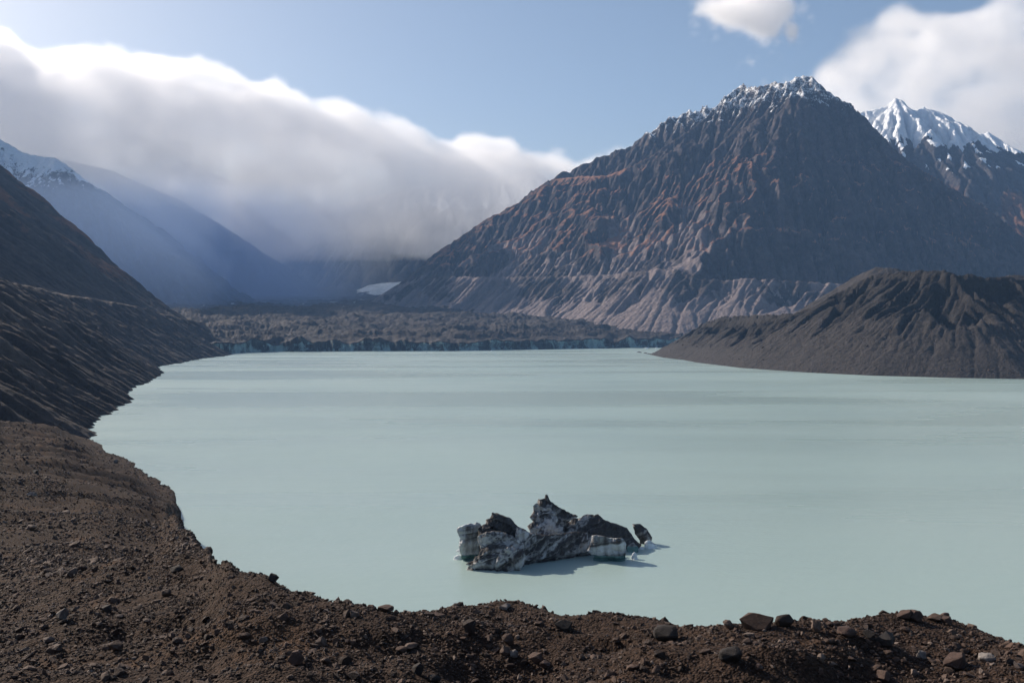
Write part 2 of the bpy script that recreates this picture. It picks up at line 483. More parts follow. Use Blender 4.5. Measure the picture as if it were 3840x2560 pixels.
# the spur that ends the slope up-valley
spur = line3([(838, 1334, 3640), (735, 1137, 3780), (653, 1086, 3860), (539, 1021, 3950), (441, 947, 4060), (351, 866, 4150), (229, 759, 4280), (98, 653, 4420), (0, 580, 4520), (-300, 340, 4850)])
sy = np.interp(-X, -spur[:, 0], spur[:, 1]); sz = np.interp(-X, -spur[:, 0], spur[:, 2])
behind = Y - sy
capz = sz - 0.62 * np.maximum(behind, 0) + 0.45 * np.maximum(-behind, 0)
Zl = np.minimum(Zl, capz)
flute = np.abs(noise2((Y - 0.35 * X) / 46.0, u / 420.0)) + 0.5 * np.abs(noise2((Y - 0.35 * X) / 21.0 + 7, u / 260.0))
on_wall = sstep(25, 110, u) * sstep(wall_w + 15, wall_w - 35, u)
Zl += on_wall * (flute * 4.5 - 1.5) * (0.3 + sstep(-0.2, 0.4, fbm2(X / 200, Y / 200, 3)) * 1.3) + on_wall * 5 * fbm2(X / 45, Y / 45, 4)
gul = np.abs(noise2((Y + 0.1 * u) / 150.0 + 3, u / 1500.0)) + 0.5 * np.abs(noise2((Y + 0.1 * u) / 61.0, u / 900.0))
on_up = sstep(wall_w + 120, wall_w + 420, u)
Zl += on_up * ((gul - 0.3) * 46 + 16 * fbm2(X / 120, Y / 120, 4)) * sstep(0, 260, np.abs(behind) + 60)
Zl = Zl + 6.0 * fbm2(X / 45, Y / 45, 4) * sstep(5, 60, u)
Zl, fill = erode(Zl, cell, 60000, 6, 50, 3, rate=0.22)
sl = slope_of(Zl, cell)
# mesh: denser close to the camera
yy = np.exp(np.linspace(math.log(720), math.log(5500), 520)); xx = np.linspace(-1, 0, 400)
MY = np.broadcast_to(yy[:, None], (520, 400))
rt = np.interp(yy, lsy, lsx) + 45
lf = np.maximum(-3850, -0.72 * yy - 250)
MX = rt[:, None] + (rt - lf)[:, None] * -(np.linspace(0, 1, 400) ** 1.35)[None, :]
MZ = bilinear(Zl, -3900, 700, cell, MX, MY) + 0.9 * fbm2(MX / 9, MY / 9, 4)
MF = bilinear(fill, -3900, 700, cell, MX, MY); MS = bilinear(sl, -3900, 700, cell, MX, MY)
MU = np.interp(MY, lsy, lsx) - MX
wall_m = np.interp(MY, [700, 1400, 1950, 2600, 3300, 3800, 5000], [120, 165, 195, 190, 165, 120, 110])
streak = fbm2((MY + 0.1 * MU) / 120.0, MU / 520.0 + 4, 5, 0.55)
scree_l = np.clip(MF / 5, 0, 1) * 0.5 + sstep(0.05, 0.4, streak) * 0.5 + 0.7 * sstep(0.35, 0.15, MS) * (MZ > 60)
veg_l = sstep(-0.1, 0.45, fbm2(MX / 340 + 5, MY / 340, 4)) * sstep(wall_m + 60, wall_m + 260, MZ) * 0.85
left_mat = rock_material('left_slope_rock', (0.0310, 0.0241, 0.0228), (0.0640, 0.0503, 0.0445), scree=(0.1187, 0.0925, 0.0791), veg=(0.1342, 0.0604, 0.0356), unit=0.5, bump=0.8)
tag(sheet('left_mountain_terrain', MX, MY, MZ, left_mat, {'scree': scree_l, 'veg': veg_l, 'snow': np.full(MX.shape, -2.0)}),
    'dark scree slope dropping into the lake on the left', kind='structure')
print('left', time.time() - T0)

# ------------------------------------------------------------------ right moraine wall (closer than the mountain)
cell = 4.0
X, Y = axes(380, 2700, 1500, 3900, cell)
RS = [shore(px, py) for px, py in ((2488, 1341), (2560, 1349), (2613, 1359), (2776, 1379), (3021, 1396), (3266, 1408), (3593, 1417), (3840, 1421))]
crest_r = line3([(2492, 1335, 3330), (2520, 1300, 3340), (2570, 1255, 3330), (2620, 1215, 3270), (2700, 1187, 3180), (2800, 1180, 3080), (2920, 1175, 2980), (2990, 1172, 2900), (3060, 1130, 2820),
                 (3150, 1075, 2730), (3220, 1035, 2660), (3330, 1022, 2580), (3429, 1014, 2510), (3500, 1020, 2480), (3593, 1035, 2450), (3690, 1060, 2420), (3780, 1056, 2400), (3900, 1060, 2380), (4300, 1050, 2300), (5200, 1000, 2200)])
back_r = line3([(3120, 1110, 3080), (3220, 1030, 3020), (3290, 1000, 2960), (3360, 1006, 2930), (3500, 1040, 2900)])
back2 = line3([(3620, 1080, 2720), (3720, 1045, 2700), (3800, 1030, 2680), (3900, 1040, 2660), (4300, 1030, 2600)])
shp = np.array([(455, 4150), (500, 3800)] + RS + [(1250, 1975), (1700, 1900), (3000, 1800)])
sg = np.concatenate([[0], np.cumsum(np.hypot(*np.diff(shp, axis=0).T))])
best = np.full(X.shape, 1e9); U = np.zeros(X.shape); SS = np.zeros(X.shape)
for i in range(len(shp) - 1):
    a_, b_ = shp[i], shp[i + 1]
    dx, dy = b_ - a_; L = math.hypot(dx, dy)
    t = np.clip(((X - a_[0]) * dx + (Y - a_[1]) * dy) / (L * L), 0, 1)
    d = np.hypot(X - a_[0] - t * dx, Y - a_[1] - t * dy)
    sd = np.where((dx * (Y - a_[1]) - dy * (X - a_[0])) > 0, d, -d)
    w = d < best - 1e-6
    best = np.where(w, d, best); U = np.where(w, sd, U); SS = np.where(w, sg[i] + t * L, SS)
# crest height along the shore, so that the top meets the outline seen from the viewpoint
ss = np.linspace(0, sg[-1], 400)
qx, qy = np.interp(ss, sg, shp[:, 0]), np.interp(ss, sg, shp[:, 1])
tx, ty = smooth_axis(np.gradient(qx), 14, 0), smooth_axis(np.gradient(qy), 14, 0)
tl_ = np.hypot(tx, ty); nx_, ny_ = -ty / tl_, tx / tl_
CR = [(2400, 1335), (2492, 1335), (2520, 1300), (2570, 1255), (2620, 1215), (2700, 1187), (2800, 1180), (2920, 1175), (2990, 1172), (3060, 1130), (3150, 1075), (3220, 1035), (3330, 1022), (3429, 1010), (3500, 1010), (3593, 1016), (3690, 1030), (3780, 1036), (3900, 1036), (4300, 1030), (6000, 1030)]
zc = np.full(ss.shape, 120.0)
for _ in range(30):
    ex, ey = qx + nx_ * zc / 0.66, qy + ny_ * zc / 0.66
    row = np.interp(ex / ey * FOC + CX, [c[0] for c in CR], [c[1] for c in CR])
    zc = 0.6 * zc + 0.4 * (EYE - (row - HZ) / FOC * ey).clip(2, 330)
zc = smooth_axis(zc, 3, 0)
CZ = np.interp(SS, ss, zc) + 5 * fbm2(SS / 60, SS * 0, 4)
wob = fbm2(X / 110, Y / 110, 3)
U = U + 10 * wob * sstep(0, 80, U)
Zr = np.minimum(0.66 * U, CZ - 0.42 * (U - CZ / 0.66))
Zr = np.maximum(Zr, skeleton(X, Y, [(back_r, 0.62, 0), (back2, 0.55, 0)]))
rel = np.clip(Zr / np.maximum(CZ, 25), 0, 1.2) * (U < CZ / 0.66 + 4)
big = (0.35 + 1.2 * noise2(SS / 210.0 + 2, SS * 0 + 7)).clip(0.1, 1.2)
hang = sstep(0.48, 0.64, rel + 0.38 * noise2(SS / 70.0, SS * 0) + 0.1 * wob) * sstep(1.04, 0.90, rel)
Zr -= hang * (big * 60 * vcut(noise2(SS / 120.0 + 0.5 * wob, rel * 1.0), 0.42) + 28 * vcut(noise2(SS / 44.0 + 4 + 0.6 * wob, rel * 1.5 + 3), 0.30) + 11 * vcut(noise2(SS / 20.0 + 0.7 * wob, rel * 2.0 + 3), 0.3))
Zr += sstep(20, 80, U) * (5.5 * fbm2(X / 26, Y / 26, 4) - 5 * vcut(noise2(SS / 14.0 + wob, rel * 2.5), 0.25) * sstep(0.1, 0.4, rel))
Zr, fill, flow = erode(Zr, cell, 15000, 5, 36, 4, rate=0.10, depo=0.4, want_flow=True)
Zr += 1.0 * fbm2(X / 8, Y / 8, 3)
sl = slope_of(Zr, cell)
lit_scree = np.clip(fill / 3, 0, 1) * 0.5 + sstep(0.66, 0.45, rel) * 0.55 + 0.2 * sstep(900, 1100, X)
right_mat = rock_material('right_moraine_rubble', (0.0206, 0.0181, 0.0172), (0.0344, 0.0301, 0.0284), scree=(0.0533, 0.0464, 0.0439), veg=(0.0860, 0.0516, 0.0387), unit=0.25, bump=1.0)
keep = (Zr > -6)
tag(sheet('right_moraine_terrain', X, Y, Zr, right_mat, {'scree': lit_scree, 'veg': np.zeros(X.shape), 'snow': np.full(X.shape, -2.0)}, keep),
    'dark fluted moraine wall standing on the right shore', kind='structure')
RM = (Zr, 380, 1500, cell)
print('right', time.time() - T0)

# ------------------------------------------------------------------ main mountain
cell = 9.0
X, Y = axes(-1500, 5000, 4600, 8600, cell)
SUMMIT = (3021, 284, 7200)
crest = line3([SUMMIT, (2965, 318, 7180), (2920, 322, 7180), (2870, 340, 7170), (2792, 322, 7150), (2740, 365, 7120), (2680, 430, 7080), (2600, 520, 7020), (2480, 575, 7040), (2330, 600, 7150), (2200, 640, 7250), (2090, 666, 7320), (1927, 767, 7420), (1698, 906, 7520), (1600, 975, 7560), (1519, 1045, 7560), (1440, 1120, 7560)])
ridgeR = line3([SUMMIT, (3120, 351, 7240), (3190, 402, 7280), (3250, 455, 7330), (3330, 535, 7400), (3430, 620, 7500), (3510, 670, 7580), (3593, 718, 7680), (3755, 832, 7880), (3840, 890, 7980), (4000, 1000, 8150), (4200, 1100, 8300)])
spurB = line3([(2792, 322, 7150), (2800, 400, 6960), (2850, 490, 6760), (2905, 600, 6520), (2880, 660, 6400), (2835, 712, 6260), (2815, 790, 6080), (2760, 870, 5900), (2690, 945, 5720), (2600, 1000, 5560)])
spurC = line3([(2480, 575, 7040), (2420, 690, 6800), (2330, 800, 6600), (2260, 900, 6400)])
spurD = line3([(2200, 640, 7250), (2160, 745, 7060), (2080, 850, 6900), (2010, 950, 6700)])
spurE = line3([(1927, 767, 7420), (1900, 850, 7260), (1830, 950, 7060), (1800, 1000, 6950)])
spurF = line3([(3190, 402, 7260), (3240, 560, 6990), (3330, 760, 6740), (3440, 950, 6480)])
spurG = line3([(3510, 670, 7480), (3600, 820, 7200), (3720, 980, 6900)])
snowback = line3([(2400, 585, 7800), (2440, 505, 7850), (2500, 470, 7900), (2560, 445, 7900), (2640, 410, 7900), (2700, 420, 7850), (2800, 400, 7800)])
mor = line3([(1440, 1125, 7450), (1500, 1062, 7330), (1600, 1040, 7150), (1700, 1034, 6950), (1850, 1034, 6650), (2100, 1032, 6250), (2300, 1024, 5980), (2430, 1004, 5780), (2540, 1006, 5620), (2600, 1034, 5520),
             (2700, 1046, 5460), (2800, 1038, 5400), (3000, 1047, 5320), (3160, 1062, 5260), (3500, 1080, 5200), (4200, 1090, 5200)])
wx, wy = 60 * fbm2(X / 420, Y / 420, 4), 60 * fbm2(X / 420 + 9, Y / 420 + 4, 4)
warp = fbm2(X / 300, Y / 300, 4) * 1.7
patchy = sstep(-0.2, 0.3, fbm2(X / 330 + 7, Y / 330 + 2, 4))
def face_left(x, y):                                   # falls to the glacier
    u = (x - 933) * 0.697 + (y - 5620) * 0.717
    return np.where(u > 0, 385 + 1530 * (np.abs(u) / 1962.0) ** 1.1, 385 + 0.6 * u), u, (x - 933) * -0.717 + (y - 5620) * 0.697
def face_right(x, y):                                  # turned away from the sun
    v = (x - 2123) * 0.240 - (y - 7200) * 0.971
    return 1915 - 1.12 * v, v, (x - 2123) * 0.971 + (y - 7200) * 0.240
def on_face(px, py, f):
    d = np.linspace(5200, 9000, 3000)
    z = f((px - CX) / FOC * d, d)[0] - (EYE - (py - HZ) / FOC * d)
    k = int(np.argmax(z > 0))
    return P(px, py, d[k])
SKY = [(1440, 1120), (1519, 1045), (1600, 975), (1698, 906), (1800, 842), (1927, 767), (2010, 715), (2090, 672), (2180, 660), (2270, 662), (2330, 640), (2420, 600), (2500, 545), (2600, 480), (2650, 440), (2690, 400), (2715, 368), (2740, 352), (2768, 328), (2792, 320), (2815, 332), (2850, 335), (2880, 318), (2905, 308), (2930, 320), (2960, 312), (2985, 294), (3021, 284), (3045, 290), (3068, 312), (3100, 338), (3125, 358)]
skyl = [on_face(*p, face_left) for p in SKY[:-4]] + [on_face(*p, face_right) for p in SKY[-4:] + [(3160, 380), (3190, 395), (3215, 425), (3250, 455), (3290, 492), (3330, 535), (3380, 580), (3430, 620), (3510, 670), (3593, 718), (3680, 776), (3755, 832), (3840, 890), (4000, 1000), (4200, 1120)]]
skyl = np.array(sorted(skyl, key=lambda p: p[0]))
yr, zr = np.interp(X, skyl[:, 0], skyl[:, 1]), np.interp(X, skyl[:, 0], skyl[:, 2])
zr = np.where(X < skyl[0, 0], -200, zr) + 15 * fbm2(X / 75, X * 0 + 3, 5, 0.65, ridged=True) - 6
def ribbing(s, u, w, sizes):
    out = 0.0
    for j, (lam, h, ln) in enumerate(sizes):
        out = out + h * (1 - 2.4 * np.abs(noise2(s / lam + w * 0.45 + 7.7 * j, u / (lam * ln) + 0.4 * w + 3.1 * j)))
    return out
zL, uL, sL = face_left(X, Y); zR, uR, sR = face_right(X, Y)
fL = sstep(-60, 260, uL); fR = sstep(0, 200, uR)
up = sstep(420, 1150, uL + 260 * warp)                   # crags above, long scree slopes below
zL = zL + fL * (ribbing(sL, uL, 0.8 * warp, [(820, 100, 4.5), (340, 46 * (0.2 + patchy), 4.5)]) + ribbing(sL, uL, 1.2 * warp, [(140, 22 * patchy * (0.1 + up), 4.0), (62, 9 * patchy * (0.1 + up), 3.0)]) - 40)
zR = zR + ribbing(sR, uR, warp, [(820, 70, 2.2), (300, 18 * (0.3 + patchy), 2.4), (120, 9 * (0.3 + patchy), 2.4), (55, 5 * (0.3 + patchy), 2)]) - 25
Zm = np.minimum(zL, zR)
dy_ = Y - yr
Zm = np.minimum(Zm, zr - 0.95 * np.maximum(dy_, 0) - 0.3 * np.maximum(-dy_, 0))
Zm = np.maximum(Zm, zr - 1.5 * np.abs(dy_))
back = skeleton(X, Y, [(line3([(1980, 735, 7900), (2090, 664, 7950), (2180, 618, 8000), (2232, 590, 8000), (2280, 590, 8000), (2330, 563, 8000), (2395, 548, 8000), (2430, 500, 8000), (2480, 468, 8000), (2515, 455, 8000), (2560, 432, 8000), (2595, 414, 8000), (2640, 406, 8000), (2720, 420, 8000), (2850, 420, 8000)]), 0.95, 0)])
back = back + ribbing(X, Y, warp, [(180, 26, 2.0), (70, 14, 2)]) * sstep(0, 60, 1e3 * (back < back.max())) - 12
Zm = np.maximum(Zm, np.where(Y > yr + 60, back, -500))
Zm = Zm + (2 + 6 * patchy) * fbm2(X / 50, Y / 50, 3, 0.55, ridged=True)
Zw = skeleton(X + 0.3 * wx, Y + 0.3 * wy, [(mor, 0.62, 0)])
mcz = np.interp(X, mor[:, 0], mor[:, 2])
mline_y = np.interp(X, mor[:, 0], mor[:, 1])
relm = np.clip((Zw - 60) / np.maximum(mcz - 60, 50), 0, 1.1)
alm = X * 0.8 - Y * 0.6
front = (Y < mline_y + 20)
hangm = front * sstep(0.35, 0.55, relm + 0.35 * noise2(alm / 210, alm * 0)) * sstep(1.03, 0.93, relm)
Zw = Zw - hangm * (42 * vcut(noise2(alm / 130.0 + 0.5 * warp, relm * 0.7), 0.32) + 26 * vcut(noise2(alm / 62.0 + 5, relm), 0.32) + 12 * vcut(noise2(alm / 33.0 + 9, relm * 1.5), 0.32))
Zm, fill, flow = erode(Zm, cell, 240000, 12, 80, 5, rate=0.20, cap=5.0, depo=0.2, want_flow=True)
Zm += ((1 + 19 * patchy) * fbm2(X / 70, Y / 70, 3, 0.6, ridged=True) + 10 * patchy * fbm2(X / 24, Y / 24, 2, 0.6, ridged=True)) * (0.2 + 0.8 * up) * sstep(300, 700, Zm)
Zw, fw = erode(Zw, cell, 40000, 4, 40, 15, rate=0.15)
fill = np.where(Zw > Zm, fw, fill)
Zm = np.maximum(Zm, Zw)
sl = slope_of(Zm, cell)
snow_line = 1480 + 90 * fbm2(X / 500, Y / 500, 3)
snow_m = sstep(-170, 330, Zm - snow_line) * 1.0 - 0.30 * sstep(0.9, 1.5, sl) - 0.05
snow_m = np.maximum(snow_m, (Y > yr + 60) * sstep(1250, 1500, Zm) * 0.42 * (X < 1900))
veg_m = 1.15 * sstep(-0.5, -0.08, fbm2(X / 420 + 3, Y / 420, 4)) * sstep(430, 640, Zm) * sstep(1500, 1150, Zm) * sstep(1.5, 0.8, sl) * 0.95
fl = sstep(np.percentile(flow, 70), np.percentile(flow, 97), flow)
snow_m = snow_m + 0.5 * fl * sstep(1120, 1420, Zm) - 0.06
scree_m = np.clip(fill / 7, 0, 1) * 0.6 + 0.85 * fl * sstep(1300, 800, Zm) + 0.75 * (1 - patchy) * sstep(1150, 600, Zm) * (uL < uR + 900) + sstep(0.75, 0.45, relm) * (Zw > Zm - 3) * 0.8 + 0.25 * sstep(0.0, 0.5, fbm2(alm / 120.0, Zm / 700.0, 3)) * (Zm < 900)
scree_m = scree_m * (0.3 + 0.7 * np.maximum(blur((zL < zR).astype(float), 4), (Zw > Zm - 3)))  # scree thinned on the face away from the sun: shade put into colour
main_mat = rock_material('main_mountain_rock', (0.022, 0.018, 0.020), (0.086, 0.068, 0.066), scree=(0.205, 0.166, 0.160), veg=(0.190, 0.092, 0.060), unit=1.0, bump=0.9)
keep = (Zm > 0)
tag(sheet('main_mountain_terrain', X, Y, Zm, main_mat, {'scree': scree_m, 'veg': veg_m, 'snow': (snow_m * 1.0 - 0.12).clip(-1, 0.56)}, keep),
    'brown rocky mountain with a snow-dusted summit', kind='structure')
print('main', time.time() - T0)

# ------------------------------------------------------------------ snowy mountain behind on the right
cell = 14.0
X, Y = axes(2200, 6400, 6500, 10600, cell)
top = line3([(3150, 470, 9500), (3230, 425, 9500), (3300, 408, 9500), (3340, 395, 9500), (3364, 374, 9500), (3395, 405, 9480), (3425, 440, 9450), (3445, 432, 9420), (3470, 404, 9400), (3500, 440, 9400), (3545, 492, 9430), (3600, 522, 9480), (3640, 530, 9500), (3675, 505, 9500), (3695, 500, 9500), (3730, 545, 9470), (3770, 590, 9450), (3840, 628, 9400), (4000, 720, 9300), (4400, 800, 9200)])
s1 = line3([(3470, 412, 9400), (3490, 520, 9150), (3430, 560, 9000), (3400, 600, 8900)])
s2 = line3([(3640, 510, 9500), (3600, 560, 9200), (3640, 640, 8900), (3680, 760, 8600), (3720, 850, 8300)])
s3 = line3([(3700, 512, 9500), (3780, 620, 9200), (3840, 720, 8900), (3900, 850, 8500)])
s5 = line3([(4000, 720, 9300), (3960, 830, 8900), (3900, 900, 8600), (3800, 980, 8300)])
warp = fbm2(X / 300, Y / 300, 4) * 1.5
Zs, S, D, I = skeleton(X + 40 * warp, Y, [(top, 0.74, 0), (s1, 0.95, 0), (s2, 0.85, 0), (s3, 0.85, 0), (s5, 0.72, 0)], True)
Zs = Zs + ribs(S, D, I, warp, [(520, 46), (210, 20), (80, 8)]) + 45 * fbm2(X / 420, Y / 420, 4) * sstep(40, 300, D) + 26 * fbm2(X / 130, Y / 400, 4, 0.6, ridged=True) * sstep(700, 0, D) + 8 * fbm2(X / 80, Y / 80, 3, ridged=True)
Zs, fill = erode(Zs, cell, 50000, 5, 50, 9, rate=0.3)
sl = slope_of(Zs, cell)
fieldv = (Zs - 1230) / 240.0 + 0.9 * fbm2(X / 420, Y / 420 + 4, 4) - 1.6 * sstep(0.95, 1.3, blur(sl, 3)) - 0.55 * vcut(noise2(X / 260 + warp, Y / 900), 0.3)
snow_s = 1.7 * sstep(-0.15, 0.35, fieldv) - 0.45
veg_s = sstep(1380, 1150, Zs) * sstep(-0.45, 0.15, fbm2(X / 500, Y / 500, 3)) * 0.9
snow_mat = rock_material('snowy_mountain_rock', (0.0344, 0.0318, 0.0353), (0.0731, 0.0645, 0.0662), veg=(0.1075, 0.0516, 0.0310), unit=1.3, bump=0.9)
tag(sheet('snowy_mountain_terrain', X, Y, Zs, snow_mat, {'scree': np.clip(fill / 8, 0, 1), 'veg': veg_s, 'snow': snow_s}),
    'snow and ice covered mountain behind the brown one on the right', kind='structure')
print('snowy', time.time() - T0)

# ------------------------------------------------------------------ far ridges up-valley on the left
def far_ridge(name, label, top, box, cell, k, seed, snow_z, spurs=()):
    X, Y = axes(*box, cell)
    w = fbm2(X / 400 + seed, Y / 400, 4) * 1.6
    Z, S, D, I = skeleton(X, Y, [(line3(top), k, 0)], True)
    Z = Z + ribs(S, D, I, w, [(620, 60), (260, 30), (110, 15)]) + 10 * fbm2(X / 90, Y / 90 + seed, 3, ridged=True)
    Z, fill = erode(Z, cell, 26000, 4, 45, seed, rate=0.3)
    sl = slope_of(Z, cell)
    sn = sstep(snow_z - 150, snow_z + 250, Z + 80 * fbm2(X / 300, Y / 300, 3)) - 0.35 * sstep(0.85, 1.2, sl)
    tag(sheet(name, X, Y, Z, far_mat, {'scree': np.clip(fill / 8, 0, 1) * 0.7, 'veg': np.zeros(X.shape), 'snow': sn}, Z > 40), label, kind='structure')
far_mat = rock_material('far_ridge_rock', (0.0258, 0.0258, 0.0310), (0.0516, 0.0499, 0.0533), unit=1.3)
far_ridge('second_ridge_mountain', 'blue hazy ridge with snow on its upper slopes behind the left slope',
          [(-700, 180, 7900), (-300, 380, 7700), (0, 523, 7600), (82, 571, 7550), (163, 589, 7500), (212, 594, 7450), (278, 645, 7400), (408, 751, 7300), (539, 882, 7200), (620, 963, 7150), (702, 1045, 7100), (770, 1115, 7050)],
          (-6500, -1700, 5900, 8700), 15.0, 0.78, 21, 1080)
far_ridge('third_ridge_mountain', 'farther blue ridge fading upward into the cloud',
          [(-100, 560, 10300), (200, 590, 10200), (420, 640, 10000), (571, 706, 9800), (680, 754, 9700), (816, 835, 9600), (925, 905, 9500), (1010, 990, 9400), (1080, 1075, 9300), (1130, 1115, 9250)],
          (-6500, -1500, 8000, 11500), 18.0, 0.75, 22, 1150)
far_ridge('valley_head_mountain', 'dark blue mountain at the valley head half hidden by cloud',
          [(700, 600, 13200), (1000, 740, 12800), (1090, 770, 12600), (1150, 780, 12500), (1240, 770, 12400), (1330, 750, 12300), (1480, 720, 12300), (1700, 690, 12400), (2000, 640, 12500)],
          (-5200, 1600, 8900, 13800), 24.0, 0.6, 23, 1400)
print('far', time.time() - T0)

# ------------------------------------------------------------------ debris-covered glacier with its ice cliff
EDGE = [(760, 1334), (836, 1327), (930, 1322), (1010, 1319), (1380, 1316.5), (1650, 1316), (1960, 1311), (2200, 1306.5), (2400, 1304), (2560, 1300), (2800, 1299)]
ec = np.arange(480, 2860, 4.0)
ed = EYE * FOC / (np.interp(ec, [e[0] for e in EDGE], [e[1] for e in EDGE]) - HZ)
ed = ed + 45 * fbm2(ec / 60, ec * 0, 4) + 25 * noise2(ec / 17, ec * 0 + 5)
TOPROW = np.interp(ec, [700, 836, 1000, 1240, 1420, 1560, 1700, 1900, 2200, 2560, 2800], [1290, 1276, 1268, 1268, 1262, 1272, 1278, 1268, 1262, 1258, 1255])
cz = EYE - (TOPROW - HZ) / FOC * ed 
cz = 8 + (cz - 8) * (0.78 + 0.75 * fbm2(ec / 90, ec * 0 + 8, 3, 0.45)).clip(0.4, 1.25)
ed_s, cz_s = smooth_axis(ed, 60, 0), smooth_axis(cz, 60, 0)
rows_t = np.concatenate([np.linspace(0, 1, 26), 1 + np.linspace(0, 1, 270)[1:] ** 1.25 * 1.0])
gx, gy, gz, gi = [], [], [], []
for t in rows_t:
    if t <= 1:                                            # ice cliff
        dd = ed + 22 * t
        z = -4 + (cz + 4) * t
        x = (ec - CX) / FOC * dd
        rough = 9 * fbm3(x / 40, dd / 60, z / 26 + 3, 4, ridged=True) * math.sin(math.pi * min(t, 0.96)) + 3 * fbm2(x / 12, z / 30, 3)
        dd = dd + rough
        ice = 1.0 - 1.1 * sstep(0.15, 0.45, fbm2(x / 160 + 4, z / 40, 4) + 0.5 * (t - 0.6)) - (0.6 if t > 0.9 else 0)
    else:
        k = t - 1
        f0 = float(sstep(0, 0.02, k))
        e0 = ed * (1 - f0) + ed_s * f0; c0 = cz * (1 - f0) + cz_s * f0
        dd = e0 + 22 + k * (11200 - e0)
        x = (ec - CX) / FOC * dd
        base = c0 + (545 - c0) * k
        gr = sstep(0, 0.03, k)
        z = base + gr * (50 * fbm2(x / 420, dd / 210 + 3, 5, 0.58, ridged=True) - 18 + 26 * fbm2(x / 700 + 3, dd / 300, 3) + 9 * fbm2(x / 45, dd / 45, 4))
        ice = 0.95 * sstep(0.40, 0.48, fbm2(x / 120, dd / 90 + 7, 4)) * sstep(0.1, 0.5, k)
    gx.append(x); gy.append(dd); gz.append(z); gi.append(ice)
GX, GY, GZ, GI = (np.array(a) for a in (gx, gy, gz, gi))
gm = NT('debris_covered_ice')
gb, gmid, gf = gm.noise(0.006, 6, 0.6), gm.noise(0.03, 6, 0.65), gm.noise(0.15, 5, 0.7)
deb = gm.mix(gm.ramp(gm.math('ADD', gm.math('MULTIPLY', gb, 0.5), gm.math('MULTIPLY', gmid, 0.5)), 0.38, 0.64), (0.0175, 0.0140, 0.0140), (0.0497, 0.0392, 0.0357))
deb = gm.mix(gm.ramp(gf, 0.55, 0.72, 0, 0.6), deb, (0.0175, 0.0152, 0.0152))
vst = gm.noise(0.013, 6, 0.7, stretch=(1.0, 1.0, 1.1), dist=0.6)
icec = gm.mix(gm.ramp(vst, 0.44, 0.60), (0.020, 0.029, 0.032), (0.22, 0.32, 0.32))
icec = gm.mix(gm.ramp(gm.noise(0.05, 5, 0.7, stretch=(1.0, 1.0, 0.5)), 0.62, 0.72), icec, (0.34, 0.40, 0.40))
isf = gm.attr('ice')
hgt = gm.n('SeparateXYZ', {0: gm.position()}).outputs[2]
snowy = gm.ramp(hgt, 120, 180)
icec2 = gm.mix(snowy, icec, (0.36, 0.38, 0.39))
gcol = gm.mix(gm.ramp(gm.math('ADD', isf, gm.math('MULTIPLY', gm.math('SUBTRACT', gmid, 0.5), 0.7)), 0.5, 0.62), deb, icec2)
gbm = gm.bump(gf, 0.7, 5.0, gm.bump(gmid, 0.7, 16.0))
gm.principled(gcol, 0.85, gbm, **{'Specular IOR Level': 0.2})
tag(sheet('debris_covered_glacier_terrain', GX, GY, GZ, gm.mat, {'ice': GI}), 'rubble covered glacier ending in a low dark ice cliff at the lake', kind='structure')
# clean white ice tongue coming in behind the mountain's foot
tm = NT('white_ice_tongue')
tm.principled(tm.mix(tm.ramp(tm.noise(0.012, 5, 0.6, stretch=(1, 0.4, 1)), 0.4, 0.62), (0.34, 0.40, 0.43), (0.52, 0.57, 0.59)), 0.7)
tl = np.linspace(0, 1, 40)[None, :]; tw = np.linspace(0, 1, 24)[:, None]
tpx = 1330 + 260 * tl + 0 * tw
tpy_top = np.interp(tpx, [1330, 1380, 1430, 1500, 1590], [1092, 1070, 1062, 1057, 1052])
td = 8700 + 900 * tw + 0 * tl
tz = EYE - ((1128 - (1128 - tpy_top) * tw ** 0.6) - HZ) / FOC * td + 6 * fbm2(tpx / 20, td / 90, 4)
tag(sheet('ice_tongue_terrain', (tpx - CX) / FOC * td, td, tz, tm.mat), 'strip of clean white glacier ice at the foot of the mountain', kind='structure')
print('glacier', time.time() - T0)

